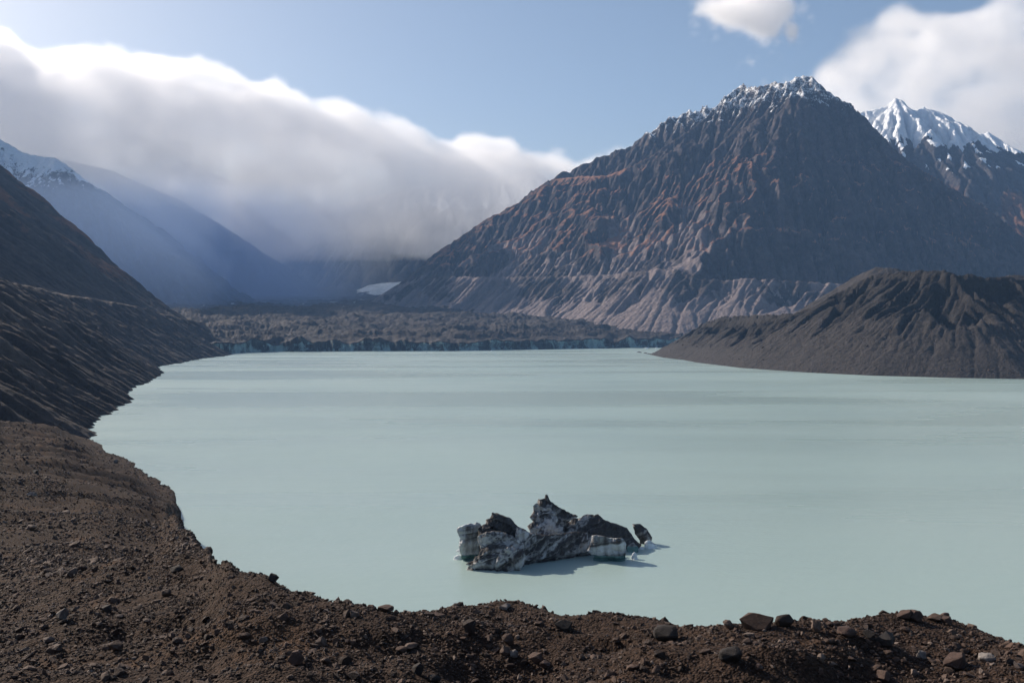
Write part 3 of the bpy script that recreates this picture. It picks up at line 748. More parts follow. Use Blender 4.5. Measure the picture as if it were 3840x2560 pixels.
# ------------------------------------------------------------------ icebergs
def surface_nets(S, org, c):
    """closed surface of the zero level of a sampled field"""
    ins = S < 0
    nx, ny, nz = S.shape
    cs = np.zeros((nx - 1, ny - 1, nz - 1, 3)); cnt = np.zeros((nx - 1, ny - 1, nz - 1))
    for ax in range(3):
        for o1 in (0, 1):
            for o2 in (0, 1):
                sl0 = [None] * 3; others = [a for a in range(3) if a != ax]
                lo = [slice(0, S.shape[a] - 1) for a in range(3)]
                lo[others[0]] = slice(o1, S.shape[others[0]] - 1 + o1); lo[others[1]] = slice(o2, S.shape[others[1]] - 1 + o2)
                hi = list(lo); hi[ax] = slice(1, S.shape[ax])
                a, b = S[tuple(lo)], S[tuple(hi)]
                x = (a < 0) != (b < 0)
                t = np.where(x, a / np.where(x, a - b, 1), 0)
                cs[..., ax] += np.where(x, t, 0); cs[..., others[0]] += x * o1; cs[..., others[1]] += x * o2
                cnt += x
    act = cnt > 0
    vid = np.full(act.shape, -1); vid[act] = np.arange(act.sum())
    ijk = np.argwhere(act)
    V = (ijk + cs[act] / cnt[act][:, None]) * c + np.array(org)
    F = []
    for ax in range(3):
        o = [a for a in range(3) if a != ax]
        lo = [slice(1, S.shape[a] - 1) for a in range(3)]; lo[ax] = slice(0, S.shape[ax] - 1)
        hi = list(lo); hi[ax] = slice(1, S.shape[ax])
        a, b = ins[tuple(lo)], ins[tuple(hi)]
        for cond, flip in ((a & ~b, False), (~a & b, True)):
            e = np.argwhere(cond)
            if not len(e):
                continue
            e = e.copy(); e[:, o[0]] += 1; e[:, o[1]] += 1
            q = []
            for d0, d1 in ((1, 1), (0, 1), (0, 0), (1, 0)):
                k = e.copy(); k[:, o[0]] -= d0; k[:, o[1]] -= d1
                q.append(vid[k[:, 0], k[:, 1], k[:, 2]])
            q = np.stack(q, 1)
            if ax == 1:
                flip = not flip
            F.append(q[:, ::-1] if flip else q)
    F = np.concatenate(F)
    return V, F[(F >= 0).all(1)]

def poly_sdf(poly, X, Z):
    d2 = np.full(X.shape, 1e9); inside = np.zeros(X.shape, bool)
    for (ax, az), (bx, bz) in zip(poly, np.roll(poly, -1, 0)):
        ex, ez = bx - ax, bz - az
        t = np.clip(((X - ax) * ex + (Z - az) * ez) / (ex * ex + ez * ez + 1e-9), 0, 1)
        d2 = np.minimum(d2, (X - ax - t * ex) ** 2 + (Z - az - t * ez) ** 2)
        cr = ((az > Z) != (bz > Z)) & (X < ex * (Z - az) / (ez + 1e-12 * (ez == 0)) + ax)
        inside ^= cr
    return np.where(inside, -1, 1) * np.sqrt(d2)

def ice_body(name, outline, d0, d1, thick, mat, parent=None, lean=0.12, strata=(0.5, 3.0, 0.35), rough=0.7, notch=0.9, seed=0.0, cell=0.21, taper=5.0, fold=1.2, base=True, carve=()):
    """outline: (x, y) in the enlarged view of the berg (1640 + x / 2.613, 1820 + y / 2.613 in the photo); the front stands d0..d1 metres away"""
    px = np.array([1640 + a / 2.613 for a, b in outline]); py = np.array([1820 + b / 2.613 for a, b in outline])
    dd = np.interp(px, [px.min(), px.max()], [d0, d1])
    x = (px - CX) / FOC * dd; z = EYE - (py - HZ) / FOC * dd
    if base:
        z = np.where(z < 0.9, -3.0, z)
    poly = np.stack([x, z], 1)
    m = 2.0
    xs = np.arange(x.min() - m, x.max() + m, cell); zs = np.arange(max(z.min() - 1, -3.2) if base else z.min() - 1.2, z.max() + m, cell)
    ys = np.arange(min(d0, d1) - 4, max(d0, d1) + thick + 5, cell)
    X2, Z2 = np.meshgrid(xs, zs, indexing='ij')
    s2 = poly_sdf(poly, X2, Z2) + 0.28 * rough * fbm2(X2 / 1.8 + seed, Z2 / 1.8, 3)
    inner = np.clip(-s2, 0, None)
    front = np.interp(X2, [x.min(), x.max()], [d0, d1]) + lean * Z2
    front = front + fold * fbm2(X2 / 6.0 + seed * 3, Z2 / 9.0, 3, ridged=True) - 0.35 * fold
    tilt, lam, amp = strata
    sv = (Z2 * math.cos(tilt) + X2 * math.sin(tilt)) / lam + 0.7 * fbm2(X2 / 7 + seed, Z2 / 7, 2)
    front = front + amp * (sv - np.floor(sv))
    for (gx, gz, r, a) in carve:                       # hollows in the face, in the same enlarged-view coordinates
        qx = (1640 + gx / 2.613 - CX) / FOC * d0; qz = EYE - (1820 + gz / 2.613 - HZ) / FOC * d0
        front = front + a * np.exp(-(((X2 - qx) / r) ** 2 + ((Z2 - qz) / r) ** 2))
    front = front + np.clip(1.6 - inner, 0, None) * 0.55
    front = front + notch * np.exp(-((Z2 - 0.7) / 0.8) ** 2)
    tb = thick * np.clip(inner / taper, 0.02, 1) ** 0.6
    back = front + tb
    X3, Y3, Z3 = X2[:, None, :], ys[None, :, None], Z2[:, None, :]
    S = np.maximum(s2[:, None, :], np.maximum(front[:, None, :] - Y3, Y3 - back[:, None, :]))
    XX, YY, ZZ = np.broadcast_arrays(X3, Y3, Z3)
    S = S + rough * (0.55 * fbm3(XX / 5.5 + seed, YY / 5.5, ZZ / 4.0, 2, 0.45, ridged=True) + 0.14 * fbm3(XX / 1.4 + seed, YY / 1.4, ZZ / 1.2, 2))
    S[:, 0] = 1; S[:, -1] = 1; S[0] = 1; S[-1] = 1; S[:, :, -1] = 1; S[:, :, 0] = 1
    V, F = surface_nets(S, (xs[0], ys[0], zs[0]), cell)
    return mesh_object(name, V, F, mat, parent)

def ice_material(name, dirt, teal, tilt=0.5, tone=(0.43, 0.43, 0.435)):
    m = NT(name)
    sep = m.n('SeparateXYZ', {0: m.position()})
    z = sep.outputs[2]
    nz = m.n('SeparateXYZ', {0: m.n('NewGeometry').outputs['Normal']}).outputs[2]
    rot = m.n('VectorRotate', {'Vector': m.position(), 'Axis': (0, 1, 0), 'Angle': tilt}, rotation_type='AXIS_ANGLE').outputs[0]
    bands = m.noise(0.20, 4, 0.55, stretch=(0.10, 0.2, 1.5), vec=rot, dist=0.35)
    drip = m.noise(0.38, 4, 0.55, stretch=(1.0, 0.8, 0.10))
    blot = m.noise(0.09, 4, 0.55)
    fine = m.noise(2.4, 5, 0.7)
    f = m.math('ADD', m.math('MULTIPLY', bands, 0.52), m.math('ADD', m.math('MULTIPLY', drip, 0.30), m.math('MULTIPLY', blot, 0.18)))
    f = m.math('ADD', f, m.math('MULTIPLY', m.math('SUBTRACT', fine, 0.5), 0.10))
    f = m.math('ADD', f, m.math('MULTIPLY', m.ramp(nz, 0.25, 0.8), 0.10 * (dirt > 0.3)))
    lo = 0.60 - 0.22 * dirt
    clean = m.mix(m.ramp(blot, 0.35, 0.65), tone, tuple(min(1, c * 1.22) for c in tone))
    clean = m.mix(m.ramp(fine, 0.45, 0.75, 0, 0.2), clean, tuple(0.6 * c for c in tone))
    black = m.mix(m.ramp(fine, 0.35, 0.7), (0.024, 0.022, 0.022), (0.075, 0.068, 0.065))
    col = m.mix(m.ramp(f, lo - 0.10, lo + 0.09), clean, black)
    if teal:
        zz = m.math('ADD', z, m.math('MULTIPLY', bands, 1.2))
        col = m.mix(m.ramp(zz, teal + 0.9, teal + 0.3), col, m.mix(m.ramp(bands, 0.4, 0.6), (0.03, 0.085, 0.085), (0.10, 0.20, 0.195)))
    b = m.bump(fine, 0.3, 0.10, m.bump(drip, 0.35, 0.5))
    m.principled(col, m.ramp(f, 0.45, 0.6, 0.5, 0.85), b, **{'Specular IOR Level': 0.3})
    return m.mat
ice_black = ice_material('black_debris_ice', 0.85, 0, 0.35)
ice_dirty = ice_material('dirty_ice', 0.58, 0, 0.45)
ice_streak = ice_material('streaked_ice', 0.42, 0, 0.5)
ice_pale = ice_material('pale_streaked_ice', 0.38, 0, 0.6, (0.38, 0.385, 0.39))
ice_clean = ice_material('clean_ice', 0.30, 2.6, 0.15, (0.46, 0.48, 0.49))
ice_white = ice_material('white_floe_ice', -0.2, 0, 0.1, (0.62, 0.66, 0.67))

berg = bpy.data.objects.new('iceberg', None)
COL.objects.link(berg)
tag(berg, 'large dirty iceberg of black and grey streaked ice with a dark pinnacle', 'iceberg')
ice_body('dark_cap', [(393, 480), (395, 440), (440, 402), (475, 400), (470, 365), (505, 350), (530, 290), (590, 295), (650, 320), (730, 350), (760, 390), (830, 440), (900, 470), (960, 500), (940, 800), (430, 800), (420, 640)],
         415.5, 421, 11, ice_black, berg, 0.20, (0.25, 3.0, 1.5), 0.9, 0.3, 1.3, fold=1.8)
ice_body('upper_ledge', [(378, 524), (398, 500), (470, 470), (560, 460), (640, 474), (720, 500), (800, 540), (850, 575), (860, 800), (420, 800), (424, 640), (395, 590)],
         411, 414, 9, ice_streak, berg, 0.18, (0.25, 3.4, 0.9), 0.8, 0.5, 2.3, fold=1.5)
ice_body('middle_ledge', [(388, 720), (402, 688), (424, 640), (500, 608), (600, 586), (680, 600), (735, 640), (740, 830), (390, 830)],
         408.8, 410, 7, ice_streak, berg, 0.2, (-0.3, 3.0, 0.8), 0.7, 0.5, 3.3, fold=1.2)
ice_body('low_toe', [(350, 745), (365, 705), (440, 690), (520, 684), (600, 692), (640, 860), (400, 868), (228, 845), (300, 803), (262, 786)],
         407.5, 407.5, 7, ice_streak, berg, 0.3, (-0.3, 2.2, 0.9), 0.8, 0.9, 4.7, fold=1.4)
ice_body('toe_block', [(560, 770), (590, 705), (620, 652), (690, 610), (750, 618), (800, 640), (862, 658), (872, 720), (850, 785), (790, 825), (720, 838), (650, 866), (570, 862)],
         406, 407, 8, ice_pale, berg, 0.28, (-0.5, 2.8, 0.7), 0.8, 0.8, 5.9, fold=1.8)
ice_body('front_wall', [(770, 425), (830, 440), (900, 472), (1000, 492), (1100, 502), (1200, 490), (1300, 474), (1360, 468), (1450, 468), (1525, 490), (1535, 560), (1520, 720), (1300, 740), (1100, 770), (940, 790), (790, 810), (750, 600)],
         414, 434.5, 7, ice_streak, berg, 0.22, (-0.42, 3.6, 1.2), 0.75, 2.4, 8.1, fold=1.8)
ice_body('grey_pinnacle', [(875, 425), (930, 382), (897, 342), (940, 292), (933, 232), (975, 205), (1010, 235), (1060, 240), (1098, 212), (1130, 270), (1182, 330), (1202, 390), (1245, 430), (1268, 640), (925, 640), (905, 460)],
         436, 437, 9, ice_streak, berg, 0.34, (0.2, 6.0, 1.0), 0.9, 0.2, 12.4, fold=2.4, taper=4.0, carve=((1060, 350, 3.0, 2.0), (980, 290, 2.0, 1.2)))
ice_body('dark_fin', [(960, 320), (985, 182), (988, 153), (1020, 158), (1056, 152), (1060, 116), (1085, 118), (1106, 162), (1150, 196), (1220, 246), (1392, 325), (1335, 352), (1292, 388), (1230, 560), (1000, 560)],
         440, 441, 7, ice_black, berg, 0.25, (0.2, 6.0, 1.2), 0.9, 0.2, 14.4, fold=2.0, taper=4.0)
ice_body('pale_hump', [(1225, 430), (1290, 398), (1335, 362), (1400, 366), (1440, 340), (1492, 318), (1555, 326), (1602, 318), (1642, 355), (1660, 430), (1640, 680), (1240, 680)],
         440, 443, 11, ice_streak, berg, 0.6, (-0.3, 2.4, 0.6), 1.0, 0.3, 16.2, fold=1.6)
ice_body('dark_ridge', [(1500, 470), (1570, 430), (1640, 362), (1720, 392), (1805, 412), (1880, 440), (1922, 490), (1955, 545), (2015, 590), (1960, 700), (1500, 700)],
         440, 449.5, 11, ice_black, berg, 0.55, (-0.3, 2.0, 0.5), 1.0, 0.3, 17.7, fold=1.4)

def berg_thing(name, label, outline, d0, d1, thick, mat, **kw):
    o = ice_body(name, outline, d0, d1, thick, mat, None, **kw)
    return tag(o, label, 'iceberg', kw.get('group'))
berg_thing('iceberg', 'whitish ice block with a dark teal waterline beside the left end of the dirty iceberg',
           [(176, 432), (205, 412), (232, 400), (320, 374), (355, 382), (380, 364), (412, 372), (434, 398), (450, 520), (440, 620), (430, 735), (250, 738), (213, 650), (203, 600), (213, 530), (190, 482)],
           423, 426, 9, ice_clean, lean=0.05, strata=(0.15, 2.2, 0.3), rough=0.7, notch=1.1, seed=21.0, fold=1.3)
berg_thing('iceberg', 'blocky whitish iceberg with a teal undercut before the right end of the dirty one',
           [(1468, 648), (1500, 585), (1518, 500), (1560, 488), (1640, 500), (1700, 520), (1812, 520), (1850, 548), (1862, 600), (1852, 700), (1845, 760), (1700, 775), (1520, 772), (1516, 735), (1535, 700), (1492, 676)],
           424, 423.5, 9, ice_clean, lean=0.06, strata=(0.1, 1.9, 0.35), rough=0.7, notch=1.3, seed=25.0, fold=1.5)
berg_thing('iceberg', 'dark leaning slab of dirty ice standing past the right end of the iceberg',
           [(1912, 381), (1950, 382), (2000, 386), (2060, 430), (2095, 480), (2116, 512), (2110, 540), (2070, 560), (2040, 640), (1990, 640), (1985, 548), (1940, 490)],
           457, 458, 6, ice_dirty, lean=0.2, strata=(0.9, 2.6, 0.5), rough=0.6, notch=0.2, seed=31.0, fold=1.0)
for lab, pts, dd, th, mt in (
        ('small pointed ice chunk right of the blocky white iceberg', [(1858, 612), (1895, 585), (1932, 564), (1955, 590), (1978, 612), (1970, 690), (1870, 690)], 441, 4, ice_clean),
        ('small rounded white ice lump floating below the pointed chunk', [(1900, 705), (1915, 675), (1940, 658), (1965, 680), (1984, 712), (1970, 755), (1905, 755)], 427, 3, ice_white),
        ('low flat white ice shelf around the foot of the leaning slab', [(2030, 592), (2038, 560), (2060, 545), (2095, 545), (2120, 562), (2155, 582), (2172, 600), (2160, 625), (2040, 625)], 449, 3, ice_white),
        ('thin flat ice floe at the waterline between the pointed chunk and the leaning slab', [(1965, 622), (1985, 606), (2030, 606), (2060, 618), (2050, 640), (1970, 640)], 447, 3, ice_white),
        ('thin white ice wedge at the water beside the left ice block', [(130, 735), (160, 705), (195, 685), (240, 690), (250, 708), (240, 745), (140, 748)], 427, 3.5, ice_white),
        ('small white ice lip jutting from the base of the left ice block', [(168, 655), (200, 635), (235, 628), (250, 660), (250, 740), (200, 668)], 430, 2.5, ice_white)):
    tag(ice_body('ice_chunk', pts, dd, dd, th, mt, None, lean=0.35, strata=(0.1, 1.5, 0.15), rough=0.35, notch=0.1, seed=dd % 17, cell=0.18, taper=1.6, fold=0.3), lab, 'ice chunk')
print('ice', time.time() - T0)

# brash ice at the foot of the glacier cliff
ORD = ['nearest', 'second', 'third', 'fourth', 'fifth', 'sixth', 'seventh', 'eighth', 'ninth', 'tenth', 'eleventh', 'twelfth', 'thirteenth', 'fourteenth', 'fifteenth', 'sixteenth', 'seventeenth', 'eighteenth', 'nineteenth', 'twentieth']
brash_group = 'brash ice along the glacier cliff'
for i, (bpx, bw) in enumerate(((1420, 9), (1598, 16), (1700, 8), (1842, 12), (2010, 8), (2210, 9), (2425, 26), (2462, 18), (2500, 22), (2524, 12))):
    row = np.interp(bpx, [e[0] for e in EDGE], [e[1] for e in EDGE]) + 2.0
    bxx, byy = shore(bpx, row)
    byy -= 90; bxx = (bpx - CX) / FOC * byy
    hw = bw / FOC * byy / 2
    vv = np.random.default_rng(40 + i).normal(size=(60, 3)); vv /= np.linalg.norm(vv, axis=1)[:, None]
    xs = np.linspace(-1, 1, 26)
    G = np.meshgrid(xs * 1.25, xs * 1.25, xs * 1.25, indexing='ij')
    S = np.sqrt(G[0] ** 2 + (G[1] * 1.3) ** 2 + (G[2] * 1.1) ** 2) - 0.8 + 0.35 * fbm3(G[0] * 1.4 + i * 3, G[1] * 1.4, G[2] * 1.4, 3, ridged=True)
    S[0] = S[-1] = 1; S[:, 0] = S[:, -1] = 1; S[:, :, 0] = S[:, :, -1] = 1
    V, F = surface_nets(S, (-1.25, -1.25, -1.25), 2.5 / 25)
    o = mesh_object('ice_chunk', V * np.array([hw, hw, 0.45 * hw + 1.5]), F, ice_white)
    o.location = (bxx, byy, 0.2)
    tag(o, ORD[i].replace('nearest', 'leftmost') + ' small white ice chunk, counted from the left, along the glacier cliff', 'ice chunk', brash_group)

# ------------------------------------------------------------------ stones
import bmesh
def rock_mesh(name, seed, pts=16, squash=(1, 0.8, 0.6), detail=0, bump=0.08):
    r = np.random.default_rng(seed)
    v = r.normal(size=(pts, 3)); v /= np.linalg.norm(v, axis=1)[:, None]
    v *= (0.78 + 0.22 * r.random((pts, 1))) * np.array(squash)
    bm = bmesh.new()
    for p in v:
        bm.verts.new(p)
    res = bmesh.ops.convex_hull(bm, input=bm.verts)
    bmesh.ops.delete(bm, geom=[g for g in bm.verts if not g.link_faces], context='VERTS')
    if detail:
        bmesh.ops.bevel(bm, geom=list(bm.edges), offset=0.07, segments=1, affect='EDGES', clamp_overlap=True)
        bmesh.ops.triangulate(bm, faces=bm.faces)
        bmesh.ops.subdivide_edges(bm, edges=list(bm.edges), cuts=detail, use_grid_fill=True)
        co = np.array([q.co for q in bm.verts])
        n = fbm3(co[:, 0] * 2.2 + seed, co[:, 1] * 2.2, co[:, 2] * 2.2, 4, 0.6)
        nr = fbm3(co[:, 0] * 1.1 + seed, co[:, 1] * 1.1 + 9, co[:, 2] * 1.1, 2)
        for q, a, b in zip(bm.verts, n, nr):
            q.co *= 1 + bump * float(a) + 0.16 * float(b)
    bmesh.ops.recalc_face_normals(bm, faces=bm.faces)
    me = bpy.data.meshes.new(name)
    bm.to_mesh(me); bm.free()
    me.materials.append(stone_mat)
    return me
def stone_material(name, stops, pale=None):
    m = NT(name)
    rnd = m.n('ObjectInfo').outputs['Random']
    cr = m.n('ValToRGB', {0: rnd})
    el = cr.color_ramp.elements
    while len(el) < len(stops):
        el.new(0.5)
    for e, (p, c) in zip(el, stops):
        e.position = p; e.color = (*c, 1)
    oc = m.n('TexCoord').outputs['Object']
    n1 = m.noise(2.2, 5, 0.65, vec=oc); n2 = m.noise(9.0, 4, 0.7, vec=oc)
    col = m.mix(m.ramp(n1, 0.35, 0.7, 0, 0.55), cr.outputs[0], (0.03, 0.025, 0.023))
    col = m.mix(m.ramp(n2, 0.58, 0.75, 0, 0.35), col, (0.17, 0.15, 0.135))
    m.principled(col, 0.85, m.bump(n2, 0.5, 0.08), **{'Specular IOR Level': 0.25})
    return m.mat
stone_mat = stone_material('moraine_stone', [(0.0, (0.0262, 0.0161, 0.0123)), (0.40, (0.0559, 0.0338, 0.0253)), (0.75, (0.0919, 0.0565, 0.0417)), (0.92, (0.1231, 0.0867, 0.0684)), (1.0, (0.1970, 0.1542, 0.1300))])
pale_mat = stone_material('pale_stone', [(0.0, (0.1600, 0.1400, 0.1280)), (1.0, (0.2400, 0.2160, 0.2000))])
red_mat = stone_material('reddish_stone', [(0.0, (0.0680, 0.0416, 0.0336)), (1.0, (0.0960, 0.0600, 0.0480))])
dark_mat = stone_material('dark_stone', [(0.0, (0.0208, 0.0176, 0.0168)), (1.0, (0.0320, 0.0272, 0.0256))])
small = [rock_mesh('stone_shape', 100 + i, 12 + i % 5, (1, 0.65 + 0.3 * (i % 3) / 2, 0.45 + 0.4 * (i % 4) / 3)) for i in range(10)]
large = [rock_mesh('boulder_shape', 200 + i, 14 + i % 6, (1, 0.7 + 0.25 * (i % 3) / 2, 0.55 + 0.3 * (i % 4) / 3), 3, 0.10) for i in range(10)]

# which parts of the near bank can be seen from about here
slope_tab = (NZ + 0.35 - EYE) / ND
run_max = np.maximum.accumulate(slope_tab, axis=1)
VIS = slope_tab >= run_max - 0.012
def visible(x, y):
    i = np.clip(((x / y * FOC + CX - cols[0]) / 10.5).astype(int), 0, len(cols) - 1)
    j = np.interp(y, dist, np.arange(len(dist))).astype(int)
    return VIS[i, j]
def rocky(x, y):
    return 0.25 + 0.75 * sstep(-0.30, 0.15, fbm2(x / 7.0 + 3, y / 5.0, 4) * sstep(260, 80, y) + fbm2(x / 45.0, y / 45.0 + 6, 3) * sstep(80, 260, y))
sx_, sy_, sr_ = [], [], []
for r0, r1, d0, d1, cover in ((0.05, 0.08, 43, 72, 0.16), (0.08, 0.14, 43, 115, 0.40), (0.14, 0.24, 43, 200, 0.38), (0.24, 0.45, 44, 115, 0.13), (0.20, 0.45, 115, 420, 0.34), (0.45, 0.8, 100, 800, 0.17), (0.26, 0.5, 44, 110, 0.03), (0.8, 1.5, 150, 900, 0.03)):
    a0, a1 = (-0.60, 0.60) if d0 < 90 else (-0.60, -0.22)
    rm = math.sqrt(r0 * r1)
    n = int(cover / (math.pi * rm * rm) * (a1 - a0) * (d1 * d1 - d0 * d0) / 2)
    n = min(n, 700000)
    y = np.sqrt(rng.random(n) * (d1 * d1 - d0 * d0) + d0 * d0); x = (a0 + (a1 - a0) * rng.random(n)) * y
    k = visible(x, y)
    x, y = x[k], y[k]
    k = (rng.random(len(x)) < rocky(x, y)) & (near_height(x, y) > -0.1)
    x, y = x[k], y[k]
    sx_.append(x); sy_.append(y); sr_.append(r0 * (r1 / r0) ** (rng.random(len(x)) ** 1.3))
SX, SY, SR = np.concatenate(sx_), np.concatenate(sy_), np.concatenate(sr_)
SZ = near_height(SX, SY) + SR * 0.18
print('stones', len(SX), time.time() - T0)

def hit(px, py):
    d = np.exp(np.linspace(math.log(40), math.log(1200), 4000))
    x = (px - CX) / FOC * d
    g = near_height(x, d) - (EYE - (py - HZ) / FOC * d)
    k = np.argmax(g >= 0)
    return float(x[k]), float(d[k])
NAMED = [  # photo column, row of the foot, width and height in photo pixels, material, label
    (2843, 2337, 114, 58, None, 'largest brown boulder on the crest of the near bank, standing against the water'),
    (2940, 2337, 66, 40, None, 'rounded boulder just right of the largest crest boulder'),
    (2729, 2326, 36, 30, None, 'small upright stone on the crest left of the largest boulder'),
    (3062, 2368, 38, 44, None, 'tall narrow boulder below the crest right of the two big crest boulders'),
    (3175, 2385, 62, 31, red_mat, 'reddish slanted boulder under the stony crest on the right'),
    (3401, 2316, 62, 27, red_mat, 'flat slanted slab on top of the right-hand crest pile'),
    (3434, 2326, 54, 34, red_mat, 'reddish boulder directly right of the slanted crest slab'),
    (3512, 2322, 52, 22, None, 'low brown boulder on the crest left of the last big crest stone'),
    (3551, 2322, 42, 28, red_mat, 'last big stone on the crest before the bank falls to the right'),
    (3327, 2424, 86, 50, dark_mat, 'big dark tilted boulder in the middle of the right-hand stones'),
    (3262, 2390, 42, 28, dark_mat, 'dark boulder up-left of the big tilted one on the right'),
    (2740, 2478, 82, 46, dark_mat, 'flat-topped dark slab beside the mossy hollow on the right'),
    (2846, 2516, 30, 26, red_mat, 'red-brown rounded stone right of the mossy hollow'),
    (3458, 2473, 36, 33, pale_mat, 'pale grey angular stone high on the gravel slope at right'),
    (3703, 2484, 56, 34, pale_mat, 'pale pointed boulder near the right edge of the bank'),
    (3594, 2506, 84, 52, red_mat, 'dull red slab lying between the two pale stones at right'),
    (3314, 2549, 52, 31, None, 'brown boulder cut by the lower edge on the right'),
    (1449, 2280, 56, 22, red_mat, 'low reddish boulder in the dip of the crest left of centre'),
    (1759, 2376, 50, 52, None, 'tall brown boulder at the left of the central hollow'),
    (1895, 2284, 46, 19, pale_mat, 'pale flat stone on the top of the central mound'),
    (2115, 2360, 62, 34, dark_mat, 'dark boulder on the right flank of the central mound'),
    (2499, 2402, 92, 54, dark_mat, 'large dark block right of centre below the crest'),
    (1903, 2419, 42, 38, None, 'leaning boulder at the back of the central hollow'),
    (1895, 2457, 40, 32, None, 'left one of two rounded boulders in the central hollow'),
    (1927, 2465, 28, 28, pale_mat, 'paler right one of two rounded boulders in the central hollow'),
    (1568, 2528, 44, 40, dark_mat, 'dark cube-like boulder near the lower edge left of centre'),
    (1536, 2430, 62, 16, None, 'thin flat slab lying left of the central hollow'),
    (2047, 2506, 42, 24, red_mat, 'reddish boulder near the lower edge just right of centre'),
    (2009, 2478, 52, 26, None, 'broad brown boulder right of the pair in the hollow'),
    (1628, 2556, 46, 26, dark_mat, 'dark boulder cut by the lower edge below the cube-like one'),
    (118, 1860, 36, 17, pale_mat, 'lone pale boulder on the far bench at the left edge'),
    (433, 1735, 17, 13, pale_mat, 'pale chip of rock on the bench above the gully'),
    (250, 1604, 15, 10, pale_mat, 'tiny pale stone on the skyline of the left bench'),
    (1021, 2180, 42, 28, dark_mat, 'dark boulder sitting on the left crest above the water'),
    (659, 2146, 44, 22, dark_mat, 'dark flat boulder behind the left part of the bank'),
    (233, 2322, 42, 38, pale_mat, 'pale tilted slab low on the left'),
    (1109, 2490, 64, 44, red_mat, 'big red-brown boulder near the lower edge left of the mossy patch'),
    (433, 2437, 52, 28, None, 'long brown boulder among dark stones low on the left'),
    (399, 2295, 34, 26, dark_mat, 'dark boulder above the pale tilted slab on the left'),
    (179, 2410, 38, 22, None, 'brown boulder below the pale tilted slab on the left'),
    (132, 1774, 24, 14, dark_mat, 'dark boulder above the lone pale one on the left bench'),
    (622, 2234, 36, 24, None, 'brown boulder on the left bank below the flat dark one')]
taken = []
for i, (px, py, w, hgt, mt, lab) in enumerate(NAMED):
    x, d = hit(px, py)
    if px > 840:
        d = min(d, 0.985 * float(np.interp(px, cols, crest_d[:, 0]))); x = (px - CX) / FOC * d
    wm_, hm = w / FOC * d / 2, hgt / FOC * d / 2
    o = bpy.data.objects.new('boulder', large[i % len(large)])
    COL.objects.link(o)
    q = large[i % len(large)]
    co = np.array([v.co for v in q.vertices]); ex = (co.max(0) - co.min(0)) / 2
    o.scale = (1.08 * wm_ / ex[0], 0.9 * wm_ / ex[1], 1.2 * hm / ex[2])
    z = float(near_height(np.array([x]), np.array([d + 0.4 * wm_]))[0])
    o.location = (x, d + 0.3 * wm_, float(near_height(np.array([x]), np.array([d]))[0]) + 0.88 * hm)
    o.rotation_euler = (0.12 * math.sin(i * 2.1), 0.16 * math.sin(i * 3.3), 0.35 * math.sin(i * 1.7))
    if mt:
        o.material_slots[0].link = 'OBJECT'; o.material_slots[0].material = mt
    tag(o, lab, 'boulder', 'boulders on the near moraine bank')
    taken.append((x, d + 0.4 * wm_, max(wm_, hm)))
tk = np.array(taken)
far = np.ones(len(SX), bool)
for x, y, r in taken:
    far &= np.hypot(SX - x, SY - y) > r * 0.95
SX, SY, SZ, SR = SX[far], SY[far], SZ[far], SR[far]
inframe = (np.abs(SX / SY) < 0.505) & ((EYE - SZ) / SY < 0.352)
order = np.argsort(-(SR / SY) * inframe)
nb = 255
ind, rest = order[:nb], order[nb:]
SHORT = ['largest crest boulder', 'rounded boulder beside the largest one', 'upright crest stone', 'tall narrow boulder', 'reddish slanted boulder', 'slanted crest slab', 'reddish boulder by the crest slab', 'low brown crest boulder', 'last big crest stone', 'big dark tilted boulder',
         'dark boulder above the tilted one', 'flat-topped dark slab', 'red-brown rounded stone', 'pale angular stone', 'pale pointed boulder', 'dull red slab', 'brown boulder at the lower right edge', 'reddish boulder in the crest dip', 'tall brown boulder', 'pale flat stone on the mound',
         'dark boulder right of the mound', 'large dark block', 'leaning boulder in the hollow', 'left rounded hollow boulder', 'pale rounded hollow boulder', 'dark cube-like boulder', 'thin flat slab', 'reddish boulder near the lower edge', 'broad brown boulder', 'dark boulder at the lower edge',
         'lone pale bench boulder', 'pale chip on the bench', 'tiny pale skyline stone', 'dark boulder on the left crest', 'dark flat boulder', 'pale tilted slab', 'big red-brown boulder', 'long brown boulder', 'dark boulder above the pale slab', 'brown boulder below the pale slab', 'dark bench boulder', 'brown left bank boulder']
refs = np.array([(q[0], q[1] - q[3] / 2) for q in NAMED], float)
spx, spy = SX[ind] / SY[ind] * FOC + CX, HZ + (EYE - SZ[ind]) / SY[ind] * FOC
DIRS = ['right of', 'lower right of', 'below', 'lower left of', 'left of', 'upper left of', 'above', 'upper right of']
near_ref = [int(np.argmin(np.hypot(refs[:, 0] - a, refs[:, 1] - c))) for a, c in zip(spx, spy)]
buckets = {}
for n in range(len(ind)):
    j = near_ref[n]
    dx_, dy2 = spx[n] - refs[j, 0], spy[n] - refs[j, 1]
    dr = int(round(math.atan2(dy2, dx_) / (math.pi / 4))) % 8
    buckets.setdefault((j, dr), []).append((math.hypot(dx_, dy2), n))
stone_label = {}
for (j, dr), lst in buckets.items():
    for q, (_, n) in enumerate(sorted(lst)):
        stone_label[n] = (ORD[q] if q < len(ORD) else 'farther') + ' brown stone ' + DIRS[dr] + ' the ' + SHORT[j]
for n, k in enumerate(ind):
    o = bpy.data.objects.new('stone', large[n % len(large)])
    COL.objects.link(o)
    s = SR[k]
    o.scale = (s * 1.1, s * (0.8 + 0.3 * rng.random()), s * (0.75 + 0.4 * rng.random()))
    o.rotation_euler = (rng.normal() * 0.3, rng.normal() * 0.3, rng.random() * 6.28)
    o.location = (SX[k], SY[k], SZ[k])
    tag(o, stone_label[n], 'stone', 'brown stones in the rubble of the near bank')

